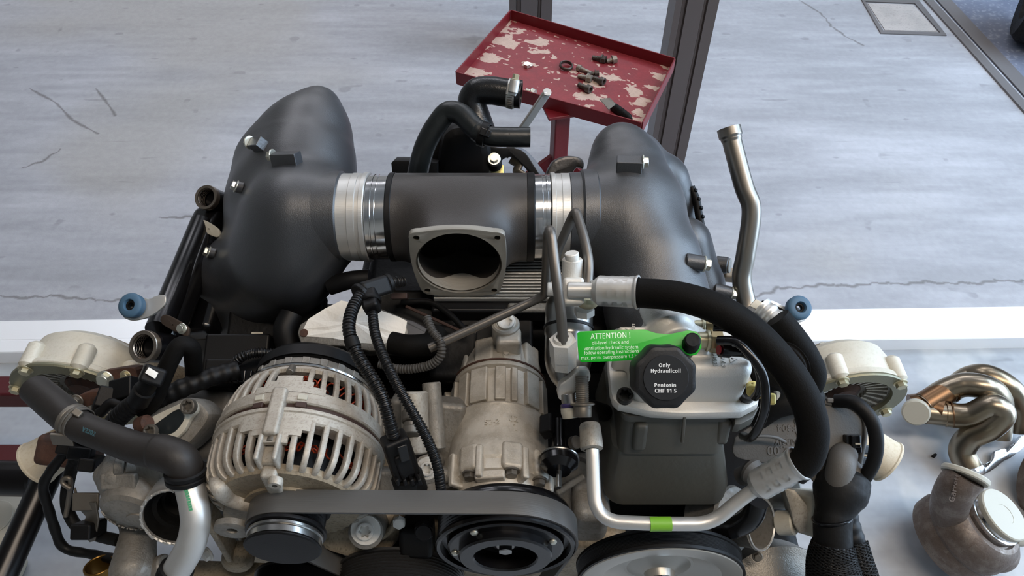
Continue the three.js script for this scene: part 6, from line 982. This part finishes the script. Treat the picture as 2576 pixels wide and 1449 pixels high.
{
  const t = thing('hose_elbow', 'ribbed black rubber elbow between the yellow clip and the thick hose', 'hose');
  part('elbow_body', sweep([P(1885, 955, 0.64), P(1930, 945, 0.625), P(1960, 930, 0.615), P(2000, 905, 0.62)], u => 0.010 + 0.0065 * sst(0.3, 0.6, u) + 0.0008 * Math.sin(u * 60), { seg: 70, radial: 24 }), M.rubberHose, t);
  part('pipe_tail', [sweep([P(1900, 1052, 0.66), P(1950, 1020, 0.645), P(2000, 1008, 0.64), P(2050, 1000, 0.65)], 0.0115, {}), box(0.05, 0.03, 0.03, P(1940, 990, 0.68), V(0, 0.8, 0.6), ZF, 0.006)], M.rubber, t);
  part('white_plug', rod(P(1946, 1000, 0.64), P(1968, 1004, 0.64), 0.006), M.ivory, t);
  part('wire', sweep([P(1870, 1108, 0.64), P(1900, 1098, 0.638), P(1950, 1100, 0.64), P(1975, 1112, 0.645)], 0.0016, {}), M.coverGrey, t);
}
{
  const t = thing('charge_pipe_inlet', 'grey cast pipe mouth with thin bright rim at lower right, beside the silver pulley', 'pipe');
  const c = P(1914, 1318, 0.665), n = V(0.66, 0.62, 0.42).normalize(), PK = 0.78;
  part('pipe_mouth', lathe([[0.027, -0.04], [0.0275, -0.002], [0.028, 0.0005], [0.0295, 0.0005], [0.0305, -0.001], [0.0298, -0.004], [0.0285, -0.008], [0.029, -0.03], [0.038, -0.034], [0.04, -0.038], [0.038, -0.042], [0.036, -0.08], [0.02, -0.08]].map(([r, y]) => [r * PK, y * PK]), c, n, 80, 0.5), M.castGrey, t);
  part('bright_rim', lathe([[0.0275, 0], [0.0285, 0.0012], [0.0298, 0.0008], [0.0298, -0.0005], [0.0275, -0.0005]].map(([r, y]) => [r * PK, y]), c.clone().addScaledVector(n, 0.0006), n, 80), M.alu, t);
  part('pipe_floor', rod(c.clone().addScaledVector(n, -0.034), c.clone().addScaledVector(n, -0.03), 0.0212), M.castGrey, t);
  part('dip_stub', [rod(P(1862, 1200, 0.67), P(1905, 1180, 0.655), 0.0085), rod(P(1880, 1175, 0.66), P(1905, 1195, 0.65), 0.012, 28, 0.4)], M.coverGrey, t);
}
{
  const t = thing('pump_bracket', 'light cast bracket slab leaning beside the bright-rimmed pipe mouth', 'bracket');
  part('slab', outline([[1972, 1228], [2000, 1232], [2030, 1270], [2048, 1340], [2012, 1342], [1998, 1320], [1985, 1270]], P(2010, 1290, 0.665), V(-0.15, 0.8, 0.55), 0.028, { round: false, bevel: 0.0015 }), M.cast, t);
  part('slab_side', [box(0.03, 0.05, 0.04, P(2050, 1290, 0.68), V(0.1, 0.8, 0.5), ZF, 0.006), rod(P(1955, 1315, 0.685), P(2000, 1315, 0.675), 0.011)], M.castCream, t);
  part('dome_cover', lathe([[0.075, -0.03], [0.075, -0.004], [0.078, -0.002], [0.078, 0.002], [0.073, 0.004], [0.066, 0.006], [0.05, 0.016], [0.03, 0.02], [0, 0.021]].map(([r, y]) => [r * 0.9, y]), P(1965, 1560, 0.70), V(0.1, 0.75, 0.65), 80, 0.5), mat(0x6a6761, 0.42, 0.6, { bumpMap: tFine, bumpScale: 0.00015 }), t);
  part('pipe_back', rod(P(1890, 1230, 0.72), P(2000, 1225, 0.72), 0.02), M.castGrey, t); part('lower_casting', [box(0.07, 0.05, 0.03, P(1880, 1420, 0.77), V(0, 0.8, 0.6), ZF, 0.01)], M.castGrey, t);
  hexBolt(t, P(1905, 1400, 0.675), V(-0.1, 0.7, 0.7), 0.0035, M.steelDull);
}
tubeThing('rubber_elbow', 'gloss black rubber elbow under the silver pipe right of the reservoir', 'hose', [[1905, 1262, 0.625], [1890, 1300, 0.63], [1850, 1326, 0.64], [1800, 1330, 0.65]].map(a => P(...a)), 0.0095, M.blackGloss);
// ------------------------------------------------------------------ parts lying on the painted floor
{
  const t = thing('exhaust_header', 'heat-tinted steel exhaust header with three curled pipes lying on the floor at the right edge', 'exhaust manifold');
  M.tinted = mat(0xffffff, 0.3, 1, { map: mottled([150, 140, 124], [142, 128, 106], [146, 134, 116], 0.5) });
  M.tintBrown = mat(0xffffff, 0.36, 1, { map: mottled([122, 94, 70], [104, 78, 60], [118, 92, 70], 0.3) });
  const hh = (x, y, h) => H(x, y, h), r = 0.0225;
  const col = [hh(2305, 1038, 0.075), hh(2345, 1015, 0.085)];
  part('front_runner', sweep([hh(2330, 1038, 0.08), hh(2385, 1044, 0.085), hh(2440, 1045, 0.1), hh(2500, 1022, 0.13), hh(2520, 1040, 0.125), hh(2490, 1075, 0.1), hh(2440, 1100, 0.07), hh(2420, 1135, 0.045), hh(2436, 1175, 0.03)], u => r * (u < 0.12 ? 0.92 : 1), { seg: 140, radial: 28 }), M.tinted, t);
  part('middle_runner', sweep([hh(2325, 1020, 0.085), hh(2375, 985, 0.10), hh(2425, 968, 0.12), hh(2480, 975, 0.13), hh(2510, 1000, 0.11), hh(2516, 1050, 0.06), hh(2510, 1100, 0.03)], r, { seg: 120, radial: 28 }), M.tinted, t);
  part('rear_runner', sweep([hh(2330, 1025, 0.06), hh(2390, 985, 0.06), hh(2440, 950, 0.08), hh(2480, 946, 0.10), hh(2535, 975, 0.10), hh(2562, 1020, 0.07), hh(2560, 1080, 0.03)], r, { seg: 120, radial: 28 }), M.tinted, t);
  part('collector', [sweep([hh(2292, 1030, 0.07), hh(2330, 1025, 0.078), hh(2372, 1035, 0.085)], u => 0.028 - 0.003 * u, { seg: 40, radial: 28 }), sweep([hh(2325, 1018, 0.085), hh(2380, 985, 0.1)], 0.0236, { seg: 30, radial: 28 })], M.tintBrown, t, 'brown heat-tinted collector');
  for (const [a, b] of [[[2392, 1043, 0.087], [2397, 1043, 0.088]], [[2386, 983, 0.104], [2391, 980, 0.105]]]) part('weld_bead', rod(hh(...a), hh(...b), 0.0242, 32, 0.4), M.tintBrown, t);
  const ca = P(2304, 1036, depthOf(hh(2304, 1036, 0.08)) - 0.018), cd = V(-0.45, 0.6, 0.66); part('end_cap', lathe([[0, 0.009], [0.021, 0.009], [0.0235, 0.007], [0.024, 0], [0.0228, -0.009], [0, -0.009]].reverse(), ca, cd, 48), M.ivory, t, 'ivory plastic end cap');
  part('head_flange', outline([[2452, 1180], [2470, 1168], [2480, 1176], [2500, 1155], [2505, 1135], [2530, 1128], [2534, 1138], [2555, 1115], [2572, 1095], [2590, 1100], [2580, 1120], [2545, 1150], [2525, 1160], [2500, 1180], [2470, 1195]], hh(2500, 1160, 0.02), V(0.2, 0.9, 0.3), 0.008, { holes: [[[2478, 1168], [2492, 1160], [2488, 1172]], [[2545, 1122], [2556, 1112], [2552, 1124]]] }), M.polished, t, 'bright machined flange');
}
function turbine(t, c, scale, ax) {
  const L = (p, m, n, lab, par) => part(n, lathe(p.map(([r, y]) => [r * scale, y * scale]), c, ax, 72, 0.5), m, par || t, lab);
  const b = L([[0, -0.05], [0.062, -0.05], [0.068, -0.046], [0.07, -0.03], [0.068, -0.02], [0.066, -0.014], [0.069, -0.008], [0.068, 0.012], [0.062, 0.026], [0.052, 0.034], [0.045, 0.035], [0.043, 0.032], [0.042, 0.03], [0, 0.03]], M.castBrown, 'volute_body', 'brown-grey cast body');
  L([[0, 0.03], [0.0405, 0.03], [0.0415, 0.044], [0.0385, 0.0455], [0.0375, 0.05], [0, 0.05]], M.polished, 'outlet_ring', 'bright machined outlet ring');
  L([[0, 0.05], [0.0395, 0.05], [0.0405, 0.052], [0.0405, 0.058], [0.039, 0.06], [0.015, 0.0602], [0.0148, 0.0597], [0, 0.0597]], M.ivory, 'outlet_cap', 'ivory plastic cap');
  return b;
}
M.castBrown = mat(0xffffff, 1, 0.7, { map: mottled([104, 92, 84], [122, 112, 104], [84, 74, 68], 0.09), roughnessMap: rCast, bumpMap: tMid, bumpScale: 0.0003 });
{
  const t = thing('turbine_housing', 'brown cast turbine housing with two ivory caps standing on the floor at the lower right', 'turbine housing');
  const ax = V(0.4, 0.9, 0.02).normalize(), c = P(2445, 1330, 1.215);
  turbine(t, c, 1.06, ax);
  const e1 = V(-1, 0, 0).addScaledVector(ax, ax.x).normalize(), dn = UPV.clone().negate(), e2 = dn.addScaledVector(ax, -dn.dot(ax)).normalize(), ringPt = th => c.clone().addScaledVector(ax, 0.006).addScaledVector(e1, Math.cos(th) * 0.05).addScaledVector(e2, Math.sin(th) * 0.05);
  part('inlet_snail', sweep([P(2430, 1198, 1.145), P(2405, 1228, 1.152), ringPt(-0.15), ringPt(0.4), ringPt(0.95), ringPt(1.5), ringPt(2.1), ringPt(2.7), ringPt(3.3), ringPt(3.9), ringPt(4.5)], u => 0.0285 - 0.009 * sst(0.1, 1, u), { seg: 140, radial: 28 }), M.castBrown, t);
  part('inlet_cap', lathe([[0, -0.004], [0.033, -0.004], [0.0345, -0.002], [0.0345, 0.003], [0.033, 0.005], [0, 0.005]], P(2428, 1196, 1.148), V(0.45, 0.45, -0.75), 48), M.ivory, t, 'ivory plastic cap over the inlet');
  const font = await new FontLoader().loadAsync('fonts/droid/droid_sans_bold.typeface.json'), g = new TextGeometry('Garrett', { font, size: 0.0088, depth: 0.0018, curveSegments: 3 }), a = P(2398, 1264, 1.128), x = P(2414, 1200, 1.128).sub(a).normalize(), nn = FWD.clone().negate().addScaledVector(x, FWD.dot(x)).normalize(), y = nn.clone().cross(x); g.applyMatrix4(new THREE.Matrix4().makeBasis(x, y, nn).setPosition(a)); part('cast_lettering', g, M.castBrown, t, 'raised cast lettering');
  part('side_plug', lathe([[0, 0], [0.018, 0], [0.019, 0.004], [0.0185, 0.02], [0, 0.02]], P(2572, 1345, 1.2), V(-0.9, 0.2, 0), 32), M.ivory, t, 'ivory side plug');
}
{
  const t = thing('turbine_housing', 'second dark turbine housing cut off by the right edge beside the header', 'turbine housing');
  turbine(t, P(2705, 1235, 1.30), 1.1, V(0.3, 0.7, 0.6).normalize());
}
single('floor_crumb', outline([[2343, 1146], [2352, 1140], [2358, 1143], [2352, 1150]], V(0, 0.004, 0), V(0, 1, 0), 0.004, {}), M.rubber, 'small dark crumb of dirt on the floor between the cone boot and the header', 'dirt');
// ------------------------------------------------------------------ behind the T-pipe: hoses, black box, brackets
{
  const t = thing('reservoir_box', 'tall black plastic box rising behind the T-shaped pipe under the bent hoses', 'box');
  const a = P(1168, 322, 0.86), n = V(0, 0.72, 0.69).normalize();
  part('box_body', [outline([[1112, 338], [1140, 318], [1200, 316], [1220, 330], [1228, 352], [1229, 450], [1110, 450], [1100, 400]], P(1168, 400, 0.84), V(0, 0.45, 0.9), 0.08, { bevel: 0.01 })], M.blackPlastic, t);
  part('side_flange', [outline([[984, 410], [990, 404], [1060, 404], [1100, 410], [1100, 450], [988, 450]], P(1040, 425, 0.83), V(0, 0.5, 0.87), 0.03, { round: false }), outline([[1030, 400], [1045, 360], [1060, 350], [1115, 340], [1110, 450], [1030, 450]], P(1070, 400, 0.86), V(0, 0.45, 0.9), 0.05, { bevel: 0.006 })], M.blackPlastic, t);
  for (const [x, y] of [[1135, 345], [1135, 372]]) part('cast_arc', sweep([P(x - 9, y - 1, 0.838), P(x, y + 2, 0.837), P(x + 9, y - 1, 0.838)], 0.0006, { radial: 8 }), M.coverGrey, t);
}
tubeThing('heater_hose', 'black hose with a plastic tie, ending in an open mouth below the clamped hose', 'hose', [[1050, 440, 0.80], [1058, 405, 0.79], [1072, 362, 0.782], [1098, 315, 0.775], [1128, 282, 0.77], [1160, 288, 0.765], [1195, 322, 0.76], [1226, 341, 0.758], [1275, 345, 0.757], [1334, 345, 0.757]].map(a => P(...a)), u => 0.0112 * (1 + (u > 0.68 && u < 0.72 ? 0.05 : 0)) - 0.0009 * sst(0.7, 0.75, u), mat(0x15191a, 0.38, 0, { bumpMap: tMid, bumpScale: 0.00022 }), { seg: 170, radial: 26, bore: [0, 0.8] });
{
  const t = thing('hose_tie', 'black plastic tie clipped round the lower bent hose', 'tie');
  const c = P(1217, 338, 0.758), ax = P(1260, 346, 0.757).sub(P(1195, 322, 0.76)).normalize();
  part('tie_band', lathe([[0.0116, -0.004], [0.013, -0.0035], [0.013, 0.0035], [0.0116, 0.004], [0.0116, -0.004]], c, ax, 48), M.blackPlastic, t);
  part('tie_buckle', [box(0.008, 0.004, 0.011, c.clone().add(V(0.002, 0.009, 0.0095)), V(0, 0.7, 0.7), ax, 0.001), box(0.01, 0.004, 0.002, c.clone().add(V(0.004, 0.0105, 0.0095)), V(0, 0.7, 0.7), ax, 0.0005)], M.blackGloss, t);
}
{
  const t = thing('clamped_hose', 'upper black hose elbow with a worm drive clamp, its open end over the red tray', 'hose');
  const q = [[1212, 330, 0.80], [1196, 285, 0.80], [1186, 255, 0.797], [1200, 232, 0.793], [1235, 228, 0.79], [1275, 234, 0.788], [1311, 238, 0.787]].map(a => P(...a));
  part('hose_body', sweep(q, 0.0148, { seg: 110, radial: 28, bore: [0, 0.82] }), mat(0x111214, 0.3, 0, { bumpMap: tFine, bumpScale: 0.0001 }), t);
  const c = P(1288, 235.5, 0.788), ax = q[6].clone().sub(q[4]).normalize();
  const cl1 = part('clamp_band', lathe([[0.0147, -0.0042], [0.0157, -0.0042], [0.0157, 0.0042], [0.0147, 0.0042], [0.0147, -0.0042]], c, ax, 64), M.alu, t, 'perforated steel clamp band');
  const sl = []; const bs = basis(ax, V(0, 0, 1)), X = V().setFromMatrixColumn(bs, 0), Z = V().setFromMatrixColumn(bs, 2); for (let i = 0; i < 40; i++) { const a = i / 40 * 6.283, d = X.clone().multiplyScalar(Math.cos(a)).addScaledVector(Z, Math.sin(a)); sl.push(box(0.0008, 0.0008, 0.005, c.clone().addScaledVector(d, 0.0157), d, ax, 0.0002)); } part('band_teeth', sl, M.steelDull, cl1);
  const w0 = P(1291, 228, 0.767), w1 = P(1298, 190, 0.764), wd = w1.clone().sub(w0);
  part('worm_housing', [rod(w0.clone().addScaledVector(wd, -0.15), w0.clone().addScaledVector(wd, 0.7), 0.0052, 24), box(0.011, 0.012, 0.006, P(1287, 226, 0.772), wd, V(0, 0, 1), 0.001)], M.alu, cl1); hexBolt(cl1, w0.clone().addScaledVector(wd, 0.7), wd, 0.0036, M.zincYellow, { h: 1.4 });
}
{
  const t = thing('flat_bar', 'flat steel bar leaning in front of the red tray between the hose and the pillar', 'bar');
  const g = bar(P(1300, 345, 0.87), P(1377, 232, 0.83), 0.011, 0.0035, V(0.6, 0.5, 0.6), 0.0012); part('bar_body', [g, rod(P(1376, 233, 0.8305), P(1376.5, 231, 0.829), 0.0048)], M.alu, t); part('bar_shank', bar(P(1270, 395, 0.88), P(1305, 338, 0.869), 0.009, 0.003, V(0.6, 0.5, 0.6), 0.001), M.steelDull, t);
}
{
  const t = thing('support_arm', 'curved black support arm with a zinc bolt behind the T-shaped pipe', 'bracket');
  const n = V(0, 0.6, 0.8).normalize(), p0 = P(1300, 400, 0.86);
  part('arm', outline([[1228, 368], [1262, 372], [1300, 374], [1322, 386], [1342, 415], [1362, 450], [1345, 452], [1322, 424], [1296, 398], [1275, 396], [1255, 410], [1240, 424], [1228, 418]], p0, n, 0.012, { bevel: 0.001 }), M.blackPlastic, t);
  part('arm_web', outline([[1296, 374], [1318, 374], [1345, 400], [1378, 448], [1362, 452], [1340, 415], [1322, 388]], p0.clone().addScaledVector(n, 0.003), V(0.5, 0.75, 0.4), 0.004), mat(0x55565c, 0.5), t);
  hexBolt(t, P(1243, 400, 0.842), V(0, 0.8, 0.55), 0.005, M.zinc, { washer: 1.5, h: 1.1 }); part('bolt_bush', rod(P(1243, 418, 0.855), P(1243, 402, 0.845), 0.009), M.rubber, t);
  part('twist_bracket', [sweep([P(1285, 400, 0.87), P(1305, 415, 0.87), P(1300, 430, 0.87), P(1320, 445, 0.87)], 0.007, { squash: 0.5 }), box(0.02, 0.008, 0.012, P(1247, 430, 0.87), V(0, 0.8, 0.6), ZF)], M.steelDull, t);
  part('brass_strip', box(0.018, 0.004, 0.012, P(1248, 428, 0.86), V(0, 0.8, 0.6), ZF, 0.001), mat(0xd0c07a, 0.4, 0.5), t);
}
{
  const t = thing('lifting_eye', 'grey forged lifting lug beside the right plenum, in front of the red pillar', 'lug');
  part('lug_body', outline([[1374, 442], [1392, 408], [1423, 394], [1454, 395], [1469, 406], [1468, 426], [1452, 422], [1436, 440], [1405, 446]], P(1425, 412, 0.84), V(0.1, 0.6, 0.8), 0.016, { bevel: 0.003 }), mat(0x5a5857, 0.42, 0.7, { bumpMap: tMid, bumpScale: 0.0004 }), t);
}
// ------------------------------------------------------------------ smaller castings and fittings round the edges of the engine
{
  const t = thing('lower_casting', 'oily beige casting behind the drive belt between the alternator and compressor pulleys', 'casting');
  const n = V(0, 0.72, 0.69).normalize(), p0 = P(880, 1360, 0.672);
  part('casting_body', outline([[780, 1290], [850, 1295], [900, 1285], [990, 1290], [1010, 1330], [985, 1380], [930, 1405], [860, 1400], [800, 1370]], p0, n, 0.03, { bevel: 0.005 }), M.castDirty, t);
  part('casting_rib', [sweep([P(800, 1330, 0.668), P(850, 1318, 0.664), P(890, 1312, 0.663)], 0.003, {})], M.castDirty, t); part('casting_rib', [sweep([P(960, 1350, 0.665), P(985, 1330, 0.663), P(1000, 1300, 0.663)], 0.0035, {})], M.castDirty, t);
}
{
  const t = thing('compressor_mount', 'rough grey casting under the vacuum canister, right of the compressor', 'casting');
  const n = V(-0.1, 0.75, 0.66).normalize(), p0 = P(1430, 1230, 0.69);
  part('casting_body', outline([[1370, 1180], [1420, 1170], [1470, 1160], [1500, 1220], [1495, 1300], [1460, 1330], [1420, 1280], [1385, 1230]], p0, n, 0.03, { bevel: 0.004 }), M.castGrey, t);
  part('casting_rib', bar(P(1400, 1240, 0.675), P(1470, 1195, 0.675), 0.006, 0.008, n, 0.002), M.castGrey, t);
  part('side_bolt', rod(P(1440, 1115, 0.655), P(1452, 1112, 0.65), 0.006), M.steelDull, t);
  part('lug', box(0.012, 0.02, 0.012, P(1395, 1205, 0.672), n, ZF, 0.003), M.castGrey, t);
}
{
  const t = thing('alternator_bracket', 'pale cast bracket foot standing right of the alternator beside the black plug', 'bracket');
  part('foot', outline([[925, 1150], [960, 1140], [985, 1170], [995, 1215], [1000, 1245], [930, 1245], [915, 1200]], P(960, 1200, 0.66), V(0, 0.7, 0.7), 0.02, { bevel: 0.003 }), M.castDirty, t);
}
{
  const t = thing('brass_stub', 'open brass tube end in the shadow at the bottom left, below the wire bracket', 'tube');
  part('tube_wall', pipe(P(268, 1470, 0.70), P(248, 1420, 0.69), 0.0135, 0.0115, 40), mat(0x6e5326, 0.35, 0.85), t); part('tube_sleeve', pipe(P(300, 1480, 0.71), P(272, 1436, 0.70), 0.0165, 0.014, 40), M.castDirty, t);
}
{
  const t = thing('pipe_tee', 'dirty grey pipe union low between the pump and the bottom of the silver bend', 'fitting');
  part('union_body', [rod(P(340, 1455, 0.68), P(420, 1425, 0.675), 0.012), rod(P(370, 1440, 0.678), P(395, 1470, 0.672), 0.009)], M.castGrey, t);
  part('union_ring', rod(P(352, 1436, 0.674), P(362, 1440, 0.672), 0.0142), M.castDirty, t);
}
{
  const t = thing('side_stub', 'tan cast tab with a black stub beside the steel dipstick tube', 'bracket');
  part('tab', box(0.024, 0.03, 0.012, P(1836, 692, 0.86), V(0.1, 0.8, 0.5), ZF, 0.003), mat(0x9c8770, 0.6), t);
  part('stub', rod(P(1800, 664, 0.84), P(1832, 668, 0.835), 0.0095), M.wrinkle, t); part('stub_end', rod(P(1832, 668, 0.835), P(1837, 668.5, 0.834), 0.0085), M.castGrey, t);
}
{
  const t = thing('toothed_strip', 'black strip with small teeth hugging the outer rib of the right plenum', 'strip');
  const q = [[1738, 470], [1752, 505], [1758, 540], [1764, 570]].map(([x, y]) => P(x, y, 0.845)); part('strip_body', sweep(q, 0.0045, {}), M.blackPlastic, t);
  for (const [x, y] of [[1748, 480], [1756, 502], [1762, 524], [1766, 546]]) part('tooth', box(0.004, 0.006, 0.004, P(x, y, 0.842), V(0.5, 0.8, 0.3), ZF, 0.001), M.blackPlastic, t);
}
// ------------------------------------------------------------------ each thing gets its origin at its base
scene.updateMatrixWorld(true);
for (const o of groups) {
  if (o.userData.placed) { delete o.userData.placed; continue; }
  const b = new THREE.Box3().setFromObject(o), c = b.getCenter(new THREE.Vector3()); c.y = b.min.y;
  o.position.add(c); o.children.forEach(ch => ch.position.sub(c));
}
renderer.render(scene, camera);
